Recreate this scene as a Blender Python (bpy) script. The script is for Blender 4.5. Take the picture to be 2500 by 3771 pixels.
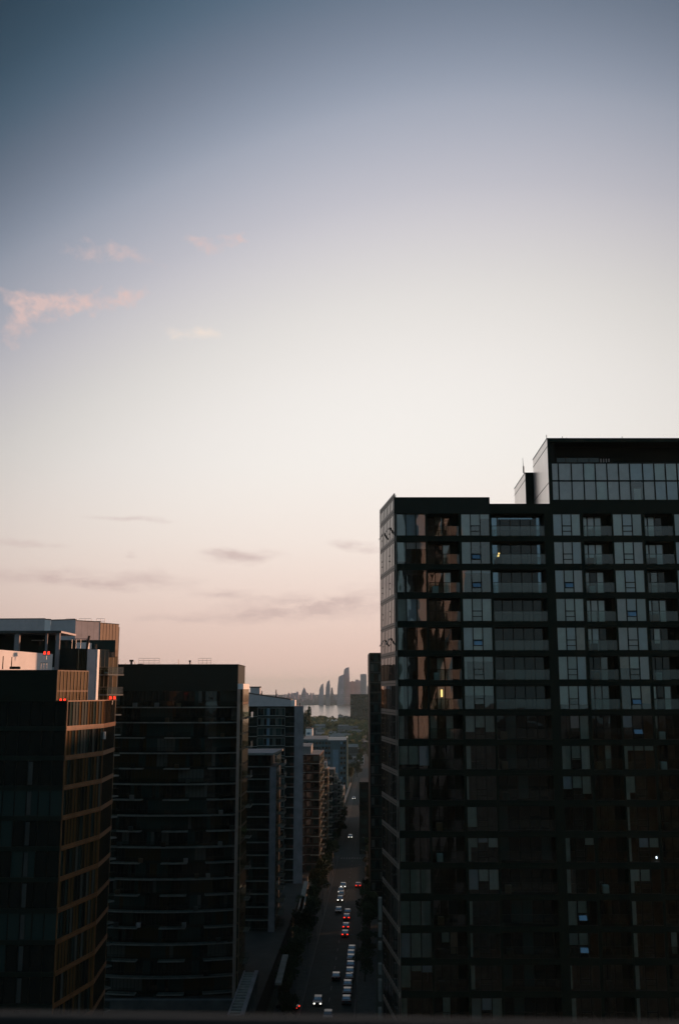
import bpy, math, random
from mathutils import Vector, noise
R = math.radians
rng = random.Random(7)
for o in list(bpy.data.objects): bpy.data.objects.remove(o)
sc = bpy.context.scene
col = sc.collection

# ------------------------------------------------------------ camera
HC = 62.0                    # camera height above the street
F = 3666.0; TH = R(10.2)     # focal length in photo pixels, upward pitch
cam_d = bpy.data.cameras.new('camera'); cam = bpy.data.objects.new('camera', cam_d); col.objects.link(cam)
cam.location = (0, 0, HC); cam.rotation_euler = (R(90) + TH, 0, 0)
cam_d.sensor_fit = 'VERTICAL'; cam_d.sensor_height = 36; cam_d.lens = 36 * F / 3771
cam_d.clip_start = 0.1; cam_d.clip_end = 60000
cam_d.dof.use_dof = True; cam_d.dof.focus_distance = 130; cam_d.dof.aperture_fstop = 4.0
sc.camera = cam
SUN_AZ, SUN_EL = R(62), R(3.2)     # azimuth clockwise from the view axis (+Y)

# ------------------------------------------------------------ node helpers
def N(nt, t, **kw):
    n = nt.nodes.new(t)
    for k, v in kw.items():
        if k == 'inp':
            for a, b in v.items(): n.inputs[a].default_value = b
        else: setattr(n, k, v)
    return n
def math_(nt, op, a, b=None, c=None, clamp=False):
    n = nt.nodes.new('ShaderNodeMath'); n.operation = op; n.use_clamp = clamp
    for i, v in enumerate((a, b, c)):
        if v is None: continue
        if isinstance(v, (int, float)): n.inputs[i].default_value = v
        else: nt.links.new(v, n.inputs[i])
    return n.outputs[0]
def lin(c):
    return tuple(((x / 255) / 12.92 if x / 255 <= .04045 else ((x / 255 + .055) / 1.055) ** 2.4) for x in c)

# ------------------------------------------------------------ world (dusk sky)
w = bpy.data.worlds.new('World'); sc.world = w; w.use_nodes = True
nt = w.node_tree; nt.nodes.clear()
out = N(nt, 'ShaderNodeOutputWorld')
tc = N(nt, 'ShaderNodeTexCoord'); sep = N(nt, 'ShaderNodeSeparateXYZ'); nt.links.new(tc.outputs['Generated'], sep.inputs[0])
DEG = 180 / math.pi
el = math_(nt, 'MULTIPLY', math_(nt, 'ARCSINE', sep.outputs[2]), DEG)
az = math_(nt, 'MULTIPLY', math_(nt, 'ARCTAN2', sep.outputs[0], sep.outputs[1]), DEG)
azc = math_(nt, 'MINIMUM', math_(nt, 'MAXIMUM', az, -24), 24)
az2 = math_(nt, 'MULTIPLY', azc, azc)
elp = math_(nt, 'MAXIMUM', el, 0)
t = math_(nt, 'ADD', elp, math_(nt, 'SUBTRACT', math_(nt, 'MULTIPLY', az2, .0125), math_(nt, 'MULTIPLY', azc, .2)))
t = math_(nt, 'DIVIDE', t, 80)
def ramp_(fac, stops, top):
    rp_ = N(nt, 'ShaderNodeValToRGB'); nt.links.new(fac, rp_.inputs[0]); cr = rp_.color_ramp
    while len(cr.elements) < len(stops): cr.elements.new(0.5)
    for e, (p, c) in zip(cr.elements, stops): e.position = p / top; e.color = (*c, 1)
    cr.interpolation = 'B_SPLINE'
    return rp_
base = ramp_(t, [(p, lin(c)) for p, c in [(0, (245, 241, 236)), (13, (245, 241, 236)), (17.7, (240, 235, 231)), (21.5, (227, 223, 219)), (24.5, (213, 209, 211)), (27.4, (195, 193, 202)), (31.6, (159, 166, 182)),
    (34.3, (131, 141, 159)), (36.8, (109, 121, 139)), (39.2, (84, 105, 125)), (42, (62, 85, 104)), (46, (44, 66, 84)), (66, (32, 50, 66))]], 80)
W0 = lin((244, 241, 238))
tintr = ramp_(math_(nt, 'DIVIDE', elp, 20), [(p, tuple(a / b for a, b in zip(lin(c), W0))) for p, c in [(0, (226, 194, 184)), (1.2, (229, 197, 187)), (2.9, (230, 201, 192)), (5.3, (238, 215, 207)), (8.4, (244, 231, 224)), (13, (244, 241, 238))]], 20)
vig = math_(nt, 'ADD', math_(nt, 'SUBTRACT', 1, math_(nt, 'MULTIPLY', az2, .00042)), math_(nt, 'MULTIPLY', azc, .0016))
ml = N(nt, 'ShaderNodeVectorMath', operation='MULTIPLY'); nt.links.new(base.outputs[0], ml.inputs[0]); nt.links.new(tintr.outputs[0], ml.inputs[1])
ml2 = N(nt, 'ShaderNodeVectorMath', operation='SCALE'); nt.links.new(ml.outputs[0], ml2.inputs[0]); nt.links.new(vig, ml2.inputs['Scale'])
# clouds, laid out on the sky by azimuth and elevation
cmb = N(nt, 'ShaderNodeCombineXYZ'); nt.links.new(math_(nt, 'MULTIPLY', az, .28), cmb.inputs[0]); nt.links.new(math_(nt, 'MULTIPLY', el, .9), cmb.inputs[1])
nz = N(nt, 'ShaderNodeTexNoise', inp={'Scale': 1.0, 'Detail': 7, 'Roughness': .6}); nt.links.new(cmb.outputs[0], nz.inputs['Vector'])
def blob(a0, e0, ra, re, az, el):
    x = math_(nt, 'DIVIDE', math_(nt, 'SUBTRACT', az, a0), ra); y = math_(nt, 'DIVIDE', math_(nt, 'SUBTRACT', el, e0), re)
    r2 = math_(nt, 'ADD', math_(nt, 'MULTIPLY', x, x), math_(nt, 'MULTIPLY', y, y))
    return math_(nt, 'POWER', 2.718, math_(nt, 'MULTIPLY', r2, -1))
def ae(x, y):
    u = (x - 1250) / F; v = (1885.5 - y) / F
    Y = math.cos(TH) - v * math.sin(TH); Z = math.sin(TH) + v * math.cos(TH)
    return math.degrees(math.atan2(u, Y)), math.degrees(math.atan2(Z, math.hypot(u, Y)))
def cloudset(lst, nscale, th, gain, asp=.45, warp=(3, 1.5)):
    n2 = N(nt, 'ShaderNodeTexNoise', inp={'Scale': nscale, 'Detail': 6, 'Roughness': .62})
    c2 = N(nt, 'ShaderNodeCombineXYZ'); nt.links.new(math_(nt, 'MULTIPLY', az, asp), c2.inputs[0]); nt.links.new(el, c2.inputs[1])
    nt.links.new(c2.outputs[0], n2.inputs['Vector'])
    s = None
    nw = N(nt, 'ShaderNodeTexNoise', inp={'Scale': .55, 'Detail': 5, 'Roughness': .6}); nt.links.new(c2.outputs[0], nw.inputs['Vector'])
    sw = N(nt, 'ShaderNodeSeparateXYZ'); nt.links.new(nw.outputs['Color'], sw.inputs[0])
    azw = math_(nt, 'ADD', az, math_(nt, 'MULTIPLY', math_(nt, 'SUBTRACT', sw.outputs[0], .5), warp[0])); elw = math_(nt, 'ADD', el, math_(nt, 'MULTIPLY', math_(nt, 'SUBTRACT', sw.outputs[1], .5), warp[1]))
    for x, y, rx, ry, a in lst:
        A, E = ae(x, y); b = math_(nt, 'MULTIPLY', blob(A, E, rx / 62, ry / 62, azw, elw), a)
        s = b if s is None else math_(nt, 'ADD', s, b)
    m = math_(nt, 'SUBTRACT', math_(nt, 'MULTIPLY', s, math_(nt, 'ADD', -1.0, math_(nt, 'MULTIPLY', n2.outputs[0], 4.0))), th)
    return math_(nt, 'MULTIPLY', m, gain, clamp=True)
def zc_(l): return [(x * .893, 800 + y * .893, rx * .893, ry * .893, k_) for x, y, rx, ry, k_ in l]
pink = cloudset(zc_([(110, 340, 100, 50, 1), (300, 355, 115, 32, 1), (80, 450, 65, 65, .85), (510, 345, 75, 28, .85), (450, 150, 190, 50, .62), (840, 115, 90, 30, .7), (980, 110, 50, 20, .6), (510, 362, 40, 22, .5)]), 1.3, .2, 1.0, .8, (4, 3))
cream = cloudset(zc_([(850, 485, 62, 30, 1.05), (725, 492, 58, 24, .8)]), 1.7, .2, .8, .8, (2, 1.5))
grey = cloudset(zc_([(90, 1342, 130, 15, .9), (150, 1485, 250, 34, 1.1), (400, 1512, 150, 20, .8), (660, 1490, 170, 32, .85), (900, 1375, 65, 22, .9), (1010, 1397, 140, 28, .9), (1470, 1362, 95, 26, 1), (960, 1555, 120, 18, .9),
                     (1370, 1590, 310, 48, 1.15), (1150, 1640, 240, 34, .95), (760, 1655, 200, 15, .9), (545, 1392, 40, 10, .9), (560, 1250, 170, 12, .65), (1900, 1500, 300, 50, .9)]), 1.5, .17, .75, .34, (5, 1.2))
def mixc(fac, a, b):
    m = N(nt, 'ShaderNodeMix', data_type='RGBA'); nt.links.new(fac, m.inputs[0])
    for s, v in ((6, a), (7, b)):
        if isinstance(v, tuple): m.inputs[s].default_value = (*v, 1)
        else: nt.links.new(v, m.inputs[s])
    return m.outputs[2]
c1 = mixc(math_(nt, 'MULTIPLY', pink, .66), ml2.outputs[0], lin((229, 194, 185)))
c1 = mixc(math_(nt, 'MULTIPLY', cream, .75), c1, lin((240, 224, 212)))
c1 = mixc(math_(nt, 'MULTIPLY', grey, .66), c1, lin((196, 171, 168)))
# side of the sky away from the sunset: darker blue grey
back = math_(nt, 'SMOOTHSTEP' if False else 'MULTIPLY', 0, 0)
absaz = math_(nt, 'ABSOLUTE', math_(nt, 'SUBTRACT', az, 20))
absaz = math_(nt, 'MINIMUM', absaz, math_(nt, 'SUBTRACT', 360, absaz))
bf = math_(nt, 'DIVIDE', math_(nt, 'SUBTRACT', absaz, 50), 70, clamp=True)
bramp = N(nt, 'ShaderNodeValToRGB'); nt.links.new(math_(nt, 'DIVIDE', elp, 90), bramp.inputs[0])
be = bramp.color_ramp; be.elements.new(.3); be.elements.new(.12)
for e, (p, c) in zip(be.elements, [(0, (108, 132, 138)), (.12, (138, 158, 168)), (.35, (98, 134, 160)), (1, (46, 72, 96))]): e.position = p; e.color = (*lin(c), 1)
c1 = mixc(bf, c1, bramp.outputs[0])
bg = N(nt, 'ShaderNodeBackground', inp={'Strength': 1.0}); nt.links.new(c1, bg.inputs[0])
sky = N(nt, 'ShaderNodeTexSky', sky_type='NISHITA'); sky.sun_disc = False
sky.sun_elevation = SUN_EL; sky.sun_rotation = SUN_AZ; sky.dust_density = 2.0
bg2 = N(nt, 'ShaderNodeBackground', inp={'Strength': .012}); nt.links.new(sky.outputs[0], bg2.inputs[0])
add = N(nt, 'ShaderNodeAddShader'); nt.links.new(bg.outputs[0], add.inputs[0]); nt.links.new(bg2.outputs[0], add.inputs[1])
nt.links.new(add.outputs[0], out.inputs[0])

# ------------------------------------------------------------ sun, exposure
sd = bpy.data.lights.new('sun', 'SUN'); sd.energy = 5.0; sd.angle = R(2.5); sd.color = (1, .50, .30)
so = bpy.data.objects.new('sun', sd); col.objects.link(so)
sdir = Vector((math.sin(SUN_AZ) * math.cos(SUN_EL), math.cos(SUN_AZ) * math.cos(SUN_EL), math.sin(SUN_EL)))
so.rotation_euler = sdir.to_track_quat('Z', 'Y').to_euler(); so.location = (60, 40, 120)
sc.view_settings.view_transform = 'Standard'; sc.view_settings.look = 'None'
sc.view_settings.exposure = 0; sc.view_settings.gamma = 1; sc.view_settings.use_curve_mapping = False
sc.cycles.max_bounces = 6; sc.cycles.transparent_max_bounces = 12; sc.cycles.volume_bounces = 0

# ------------------------------------------------------------ materials
M = {}
def mat(name, c, rough=.7, var=.25, scale=.6, spec=.3, metal=0, emit=None, es=1, bump=0, stretch=(1, 1, 1)):
    m = bpy.data.materials.new(name); m.use_nodes = True; t = m.node_tree; b = t.nodes['Principled BSDF']
    b.inputs['Roughness'].default_value = rough; b.inputs['Specular IOR Level'].default_value = spec; b.inputs['Metallic'].default_value = metal
    if emit:
        b.inputs['Base Color'].default_value = (*c, 1)
        b.inputs['Emission Color'].default_value = (*emit, 1); b.inputs['Emission Strength'].default_value = es
    else:
        tc = N(t, 'ShaderNodeTexCoord'); mp = N(t, 'ShaderNodeMapping'); mp.inputs['Scale'].default_value = stretch
        t.links.new(tc.outputs['Object'], mp.inputs[0])
        n = N(t, 'ShaderNodeTexNoise', inp={'Scale': scale, 'Detail': 6, 'Roughness': .65}); t.links.new(mp.outputs[0], n.inputs['Vector'])
        r = N(t, 'ShaderNodeMapRange', inp={1: .3, 2: .7, 3: 1 - var, 4: 1 + var}); t.links.new(n.outputs[0], r.inputs[0])
        mx = N(t, 'ShaderNodeVectorMath', operation='SCALE'); mx.inputs[0].default_value = c; t.links.new(r.outputs[0], mx.inputs['Scale'])
        t.links.new(mx.outputs[0], b.inputs['Base Color'])
        if bump:
            bp = N(t, 'ShaderNodeBump', inp={'Strength': bump, 'Distance': .02}); t.links.new(n.outputs[0], bp.inputs['Height']); t.links.new(bp.outputs[0], b.inputs['Normal'])
    M[name] = m; return m
def glass(name, tint, ior=1.9, wav=.012, see=True, rough=.015, gl=(1, 1, 1)):
    """coated window glass: mirror-like by Fresnel, see-through or with a dark room colour behind"""
    m = bpy.data.materials.new(name); m.use_nodes = True; t = m.node_tree; t.nodes.clear()
    o = N(t, 'ShaderNodeOutputMaterial'); g = N(t, 'ShaderNodeBsdfGlossy', inp={'Roughness': rough, 'Color': (*gl, 1)})
    tc = N(t, 'ShaderNodeTexCoord'); n = N(t, 'ShaderNodeTexNoise', inp={'Scale': .55, 'Detail': 1.5}); t.links.new(tc.outputs['Object'], n.inputs['Vector'])
    bp = N(t, 'ShaderNodeBump', inp={'Strength': 1.0, 'Distance': wav}); t.links.new(n.outputs[0], bp.inputs['Height'])
    t.links.new(bp.outputs[0], g.inputs['Normal'])
    fr = N(t, 'ShaderNodeFresnel', inp={'IOR': ior})
    if see: b = N(t, 'ShaderNodeBsdfTransparent', inp={'Color': (*tint, 1)})
    else: b = N(t, 'ShaderNodeBsdfDiffuse', inp={'Color': (*tint, 1)})
    mx = N(t, 'ShaderNodeMixShader'); t.links.new(fr.outputs[0], mx.inputs[0]); t.links.new(b.outputs[0], mx.inputs[1]); t.links.new(g.outputs[0], mx.inputs[2])
    t.links.new(mx.outputs[0], o.inputs[0]); M[name] = m; return m
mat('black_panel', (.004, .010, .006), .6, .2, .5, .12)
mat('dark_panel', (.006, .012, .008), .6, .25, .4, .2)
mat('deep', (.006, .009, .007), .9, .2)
mat('concrete', (.22, .20, .20), .85, .25, .35, bump=.3)
mat('grey_concrete', (.10, .108, .104), .85, .3, .3, bump=.3)
mat('dark_concrete', (.04, .044, .04), .85, .3, .3)
mat('pale_wall', (.76, .73, .70), .8, .12, .3)
mat('pale_metal', (.46, .41, .40), .55, .12, .5)
mat('slab_edge', (.20, .205, .18), .8, .3, .6)
mat('brown_panel', (.16, .10, .055), .6, .35, .8, stretch=(1, 1, .1))
mat('copper', (.15, .065, .022), .5, .35, .8)
mat('brick', (.05, .033, .026), .85, .35, .9)
mat('bright_clad', (.78, .74, .71), .28, .05, .5, metal=.85)
mat('bright_pier', (.34, .34, .34), .8, .2, .3)
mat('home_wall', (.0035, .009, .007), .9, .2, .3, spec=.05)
mat('end_brown', (.34, .25, .20), .8, .25, .3)
mat('bronze_light', (.40, .28, .17), .5, .3, .6)
mat('fabric', (.70, .80, .78), .9, .12, .8)
mat('fabric_blue', (.55, .68, .78), .9, .12, .8)
mat('fabric_mauve', (.72, .68, .70), .9, .12, .8)
mat('fabric_shade', (.42, .52, .52), .9, .12, .8)
mat('fabric_dim', (.48, .60, .56), .9, .2, .8)
mat('fabric_warm', (.50, .38, .28), .9, .2, .8)
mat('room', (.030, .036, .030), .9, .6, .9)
mat('frame', (.006, .009, .007), .5, .1, spec=.15)
mat('frame_cream', (.20, .16, .13), .45, .15)
mat('asphalt', (.030, .038, .033), .85, .3, .5, .3)
mat('pavement', (.065, .070, .060), .85, .25, .8)
mat('kerb', (.10, .10, .09), .85, .2)
mat('paint', (.13, .13, .12), .7, .3, 2)
mat('ground', (.055, .062, .045), .95, .5, .02)
mat('leaf', (.026, .046, .014), .7, .5, 1.2)
mat('leaf_dark', (.018, .034, .012), .7, .5, 1.2)
mat('far_leaf', (.050, .072, .026), .9, .5, .05)
mat('bark', (.05, .04, .03), .9, .3, 3)
mat('far_tower', (.46, .36, .42), .7, .3, .02)  # mauve paleness of the haze is put into the colour itself
mat('roof_pale', (.22, .22, .21), .85, .25, .4)
mat('roof_dark', (.03, .034, .03), .9, .3, .3)
mat('blue_wall', (.045, .085, .10), .5, .3, .15)
mat('blue_strip', (.10, .17, .22), .45, .2, .2)
mat('steel', (.12, .12, .12), .4, .2, 2, .5, .6)
mat('white_paint_metal', (.5, .5, .48), .5, .1)
mat('rail_paint', (.05, .05, .04), .6, .2)
mat('rubber', (.01, .01, .01), .9, .1)
mat('car_black', (.012, .012, .014), .25, .1, spec=.6); mat('car_silver', (.075, .082, .082), .3, .1, spec=.6); mat('car_white', (.15, .15, .145), .3, .1, spec=.6)
mat('car_red', (.28, .03, .025), .3, .1, spec=.6); mat('car_blue', (.04, .08, .16), .3, .1, spec=.6); mat('car_grey', (.13, .14, .14), .3, .1, spec=.6)
mat('car_beige', (.07, .064, .05), .3, .1, spec=.6)
mat('red_lamp', (.3, 0, 0), emit=(1, .035, .015), es=2.0); mat('tail_off', (.18, .01, .01), .3)
mat('head_lamp', (.8, .8, .8), emit=(1, .95, .82), es=2.6); mat('head_off', (.15, .15, .15), .2)
mat('warm_lamp', (.8, .6, .3), emit=(1, .66, .22), es=1.6); mat('cool_lamp', (.8, .8, .8), emit=(.75, .88, 1), es=4)
mat('green_lamp', (.2, .8, .6), emit=(.25, .85, .62), es=.8); mat('amber_lamp', (.8, .4, .1), emit=(1, .42, .1), es=.35)
glass('pane', (.90, .95, .94), 2.1, .007)
glass('pane_blue', (.5, .6, .7), 3.0, .004, gl=(.65, .85, 1))
glass('rail_glass', (.62, .70, .68), 1.7, .004)
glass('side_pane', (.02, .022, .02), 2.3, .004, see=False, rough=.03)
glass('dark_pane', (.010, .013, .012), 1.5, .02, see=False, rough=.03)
glass('teal_pane', (.022, .040, .036), 1.5, .02, see=False, rough=.05)
glass('warm_pane', (.034, .027, .013), 1.5, .02, see=False, rough=.05)
glass('pale_pane', (.08, .09, .08), 1.7, .02, see=False, rough=.06)
glass('bronze_pane', (.10, .06, .025), 1.8, .02, see=False, rough=.10, gl=(1, .8, .6))
glass('car_glass', (.02, .024, .026), 1.6, .001, see=False)

# ------------------------------------------------------------ mesh helpers
class MB:
    def __init__(s): s.v = []; s.f = []; s.m = []; s.names = []
    def mi(s, n):
        if n not in s.names: s.names.append(n)
        return s.names.index(n)
    def poly(s, pts, m):
        i = len(s.v); s.v += [tuple(p) for p in pts]; s.f.append(tuple(range(i, i + len(pts)))); s.m.append(s.mi(m))
    def hexa(s, p, m):          # p: 4 bottom (ccw from above) + 4 top
        i = len(s.v); s.v += [tuple(q) for q in p]; k = s.mi(m)
        for f in ((3, 2, 1, 0), (4, 5, 6, 7), (0, 1, 5, 4), (1, 2, 6, 5), (2, 3, 7, 6), (3, 0, 4, 7)):
            s.f.append(tuple(i + a for a in f)); s.m.append(k)
    def box(s, x0, x1, y0, y1, z0, z1, m):
        s.hexa([(x0, y0, z0), (x1, y0, z0), (x1, y1, z0), (x0, y1, z0), (x0, y0, z1), (x1, y0, z1), (x1, y1, z1), (x0, y1, z1)], m)
    def prism(s, pts, z0, z1, m, mtop=None, tops=None):
        n = len(pts); i = len(s.v)
        s.v += [(p[0], p[1], z0) for p in pts] + [(p[0], p[1], (tops[j] if tops else z1)) for j, p in enumerate(pts)]
        k = s.mi(m); kt = s.mi(mtop or m)
        for j in range(n):
            s.f.append((i + j, i + (j + 1) % n, i + n + (j + 1) % n, i + n + j)); s.m.append(k)
        s.f.append(tuple(i + n + j for j in range(n))); s.m.append(kt)
        s.f.append(tuple(i + n - 1 - j for j in range(n))); s.m.append(k)
    def tube(s, a, b, r0, r1=None, m='steel', n=8):
        r1 = r0 if r1 is None else r1; a = Vector(a); b = Vector(b); d = (b - a).normalized()
        u = d.orthogonal().normalized(); v = d.cross(u); i = len(s.v); k = s.mi(m)
        for c, r in ((a, r0), (b, r1)):
            for j in range(n):
                q = c + (u * math.cos(2 * math.pi * j / n) + v * math.sin(2 * math.pi * j / n)) * r; s.v.append(tuple(q))
        for j in range(n):
            s.f.append((i + j, i + (j + 1) % n, i + n + (j + 1) % n, i + n + j)); s.m.append(k)
        s.f.append(tuple(i + n - 1 - j for j in range(n))); s.m.append(k); s.f.append(tuple(i + n + j for j in range(n))); s.m.append(k)
    def build(s, name, parent=None, label=None, smooth=False):
        me = bpy.data.meshes.new(name); me.from_pydata(s.v, [], s.f)
        for n in s.names: me.materials.append(M[n])
        me.polygons.foreach_set('material_index', s.m)
        if smooth: me.polygons.foreach_set('use_smooth', [True] * len(s.f))
        me.update()
        o = bpy.data.objects.new(name, me); col.objects.link(o)
        if parent is not None:
            o.parent = parent
            root = parent
            off = Vector((0, 0, 0))
            while root: off += Vector(root.location); root = root.parent
            if off.length > 1e-9: me.transform(__import__('mathutils').Matrix.Translation(-off))
        if label: o['label'] = label
        return o
def thing(name, label, cat, loc=(0, 0, 0), rz=0, group=None):
    o = bpy.data.objects.new(name, None); col.objects.link(o); o.location = loc; o.rotation_euler = (0, 0, rz)
    o.empty_display_size = .5
    o['label'] = label; o['category'] = cat
    if group: o['group'] = group
    return o
def tag(o, label, cat, group=None):
    o['label'] = label; o['category'] = cat
    if group: o['group'] = group
    return o
def copy_tree(o, parent=None):
    c = o.copy(); col.objects.link(c); c.parent = parent
    for ch in list(o.children): copy_tree(ch, c)
    return c
class Face:
    """wall plane from p0 to p1 (left to right as seen from outside); n is its outward normal"""
    def __init__(s, p0, p1):
        s.p = Vector((p0[0], p0[1])); d = Vector((p1[0], p1[1])) - s.p; s.L = d.length; s.d = d.normalized(); s.n = Vector((s.d.y, -s.d.x))
    def pt(s, a, z, o=0): q = s.p + s.d * a + s.n * o; return (q.x, q.y, z)
    def box(s, mb, a0, a1, z0, z1, o0, o1, m):      # o0 inner, o1 outer
        mb.hexa([s.pt(a0, z0, o1), s.pt(a1, z0, o1), s.pt(a1, z0, o0), s.pt(a0, z0, o0),
                 s.pt(a0, z1, o1), s.pt(a1, z1, o1), s.pt(a1, z1, o0), s.pt(a0, z1, o0)], m)
    def quad(s, mb, a0, a1, z0, z1, o, m, tilt=0):
        mb.poly([s.pt(a0, z0, o + tilt), s.pt(a1, z0, o + tilt), s.pt(a1, z1, o), s.pt(a0, z1, o)], m)

# photo pixel -> world
def ray(x, y):
    u = (x - 1250) / F; v = (1885.5 - y) / F
    return u, math.cos(TH) - v * math.sin(TH), math.sin(TH) + v * math.cos(TH)
def P(x, y, Y):
    a, b, c = ray(x, y); return (a / b * Y, Y, HC + c / b * Y)
def Zat(y, Y): return P(1250, y, Y)[2]
def Xat(x, Y, y=2545): return P(x, y, Y)[0]
def G(x, y):
    a, b, c = ray(x, y); s = -HC / c; return (a * s, b * s)
def along(p, azd, xpx, y=2545):      # walk from p in azimuth azd until the picture column is xpx
    dx, dy = math.sin(R(azd)), math.cos(R(azd)); r = Xat(xpx, 1.0, y)
    t = (r * p[1] - p[0]) / (dx - r * dy); return (p[0] + dx * t, p[1] + dy * t)
SAZ = R(2.31); SD = (math.sin(SAZ), math.cos(SAZ))
def road_c(Y): return -2.05 + (Y - 217.7) * math.tan(SAZ)

# ------------------------------------------------------------ ground, lake, road
def sheet(name, pts, z, m, t=0):
    mb = MB()
    if t: mb.prism(pts, z - t, z, m)
    else: mb.poly([(p[0], p[1], z) for p in pts], m)
    o = mb.build(name); o['kind'] = 'structure'; return o
sheet('ground', [(-26000, -3000), (26000, -3000), (26000, 11900), (-26000, 11900)], 0, 'ground')
wm = bpy.data.materials.new('water'); wm.use_nodes = True; t_ = wm.node_tree; b_ = t_.nodes['Principled BSDF']
b_.inputs['Base Color'].default_value = (.03, .035, .035, 1); b_.inputs['Roughness'].default_value = .18
tc_ = N(t_, 'ShaderNodeTexCoord'); n_ = N(t_, 'ShaderNodeTexNoise', inp={'Scale': .08, 'Detail': 5}); t_.links.new(tc_.outputs['Object'], n_.inputs['Vector'])
bp_ = N(t_, 'ShaderNodeBump', inp={'Strength': .2, 'Distance': .5}); t_.links.new(n_.outputs[0], bp_.inputs['Height']); t_.links.new(bp_.outputs[0], b_.inputs['Normal']); M['water'] = wm
shore = [(-9000, 2060)] + [(-1500 + i * 150, 2050 + 30 * math.sin(i * 1.7) + 30 * math.sin(i * .6)) for i in range(21)] + [(9000, 2060), (9000, 4500), (2500, 4470), (1200, 4540), (300, 4510), (-600, 4560), (-2500, 4480), (-9000, 4600)]
sheet('water', shore, .25, 'water')
def strip(name, off0, off1, Y0, Y1, z, m, t=0):
    pts = [(road_c(Y0) + off0, Y0), (road_c(Y0) + off1, Y0), (road_c(Y1) + off1, Y1), (road_c(Y1) + off0, Y1)]
    return sheet(name, pts, z, m, t)
strip('road', -5.2, 5.2, 20, 1500, .012, 'asphalt')
strip('pavement_left', -10.5, -5.2, 20, 396, .14, 'pavement', .14)
strip('pavement_right', 5.2, 9.5, 20, 396, .14, 'pavement', .14)
strip('pavement_left_far', -8, -5.2, 424, 900, .14, 'pavement', .14)
strip('pavement_right_far', 5.2, 8, 424, 900, .14, 'pavement', .14)
for a, b, Y0, Y1, nm in ((-5.42, -5.2, 20, 395.9, 'kerb_left'), (5.2, 5.42, 20, 395.9, 'kerb_right')): strip(nm, a, b, Y0, Y1, .165, 'kerb', .16)
sheet('cross_road', [(-200, 398), (200, 404), (200, 422), (-200, 416)], .008, 'asphalt')
mk = MB()
for i in range(70):
    Y = 40 + i * 8
    if 392 < Y < 424: continue
    c = road_c(Y); mk.poly([(c - .07, Y, .018), (c + .07, Y, .018), (c + .2, Y + 3, .018), (c + .06, Y + 3, .018)], 'paint')
for k in range(9):
    c = road_c(393); mk.poly([(c - 4.6 + k, 391, .018), (c - 4.1 + k, 391, .018), (c - 4.0 + k, 394, .018), (c - 4.5 + k, 394, .018)], 'paint')
o = mk.build('road_markings'); o['kind'] = 'structure'

# ------------------------------------------------------------ black tower on the right
YR = 105.0
pc = (Xat(1451, YR, 1900), YR)
def SX(x, y=2000): return Xat(x, YR, y) - pc[0]
RF = Face(pc, (pc[0] + 44, YR))
tw = thing('apartment_tower', 'tall black glazed apartment tower with stepped rooftop filling the right side', 'building', (pc[0] + 20, YR + 6, 0))
bays = [('w', 1458, 1568), ('b', 1574, 1690), ('w', 1698, 1804), ('B', 1811, 2006), ('w', 2038, 2140), ('b', 2150, 2254), ('w', 2259, 2367), ('b', 2376, 2480), ('w', 2486, 2594), ('b', 2602, 2708)]
bays = [(k, SX(a), SX(b)) for k, a, b in bays]
FH = 3.03; ZT1 = Zat(1891, YR)                 # top of the first window row
rows = 21; WH = 2.42
zroofL = Zat(1831, YR); zroofM = Zat(1855, YR)
farL = along(pc, -6.4, 1402)
wall = MB()
# piers and spandrels
edges = [0] + [x for b in bays for x in (b[1], b[2])] + [44]
zb = ZT1 - FH * (rows - 1) - WH
for i in range(0, len(edges) - 1, 2):
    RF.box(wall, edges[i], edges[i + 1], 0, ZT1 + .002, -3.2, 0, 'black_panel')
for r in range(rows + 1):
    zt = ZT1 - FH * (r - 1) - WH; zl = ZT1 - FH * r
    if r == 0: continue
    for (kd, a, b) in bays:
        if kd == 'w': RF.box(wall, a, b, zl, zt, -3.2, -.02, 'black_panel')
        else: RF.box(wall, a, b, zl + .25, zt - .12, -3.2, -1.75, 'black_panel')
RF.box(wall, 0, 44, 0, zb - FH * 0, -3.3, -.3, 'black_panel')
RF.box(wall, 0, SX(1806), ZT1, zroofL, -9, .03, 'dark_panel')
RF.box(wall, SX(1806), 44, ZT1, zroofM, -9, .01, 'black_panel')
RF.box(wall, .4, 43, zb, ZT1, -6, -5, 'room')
for r in range(rows + 1):        # floor plates seen through the glass
    zl = ZT1 - FH * r; RF.box(wall, .3, 43.6, zl, zl + .3, -5, -3.21, 'dark_panel')
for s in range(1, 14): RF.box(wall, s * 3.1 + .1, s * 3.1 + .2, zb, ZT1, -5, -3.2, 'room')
# body behind
wall.prism([(pc[0] + .5, YR + 6.1), (pc[0] + 44, YR + 6.1), (pc[0] + 44, YR + 12), (farL[0] + .5, YR + 12), ], 0, zroofM - .2, 'black_panel')
wall.build('wall', tw)
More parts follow.
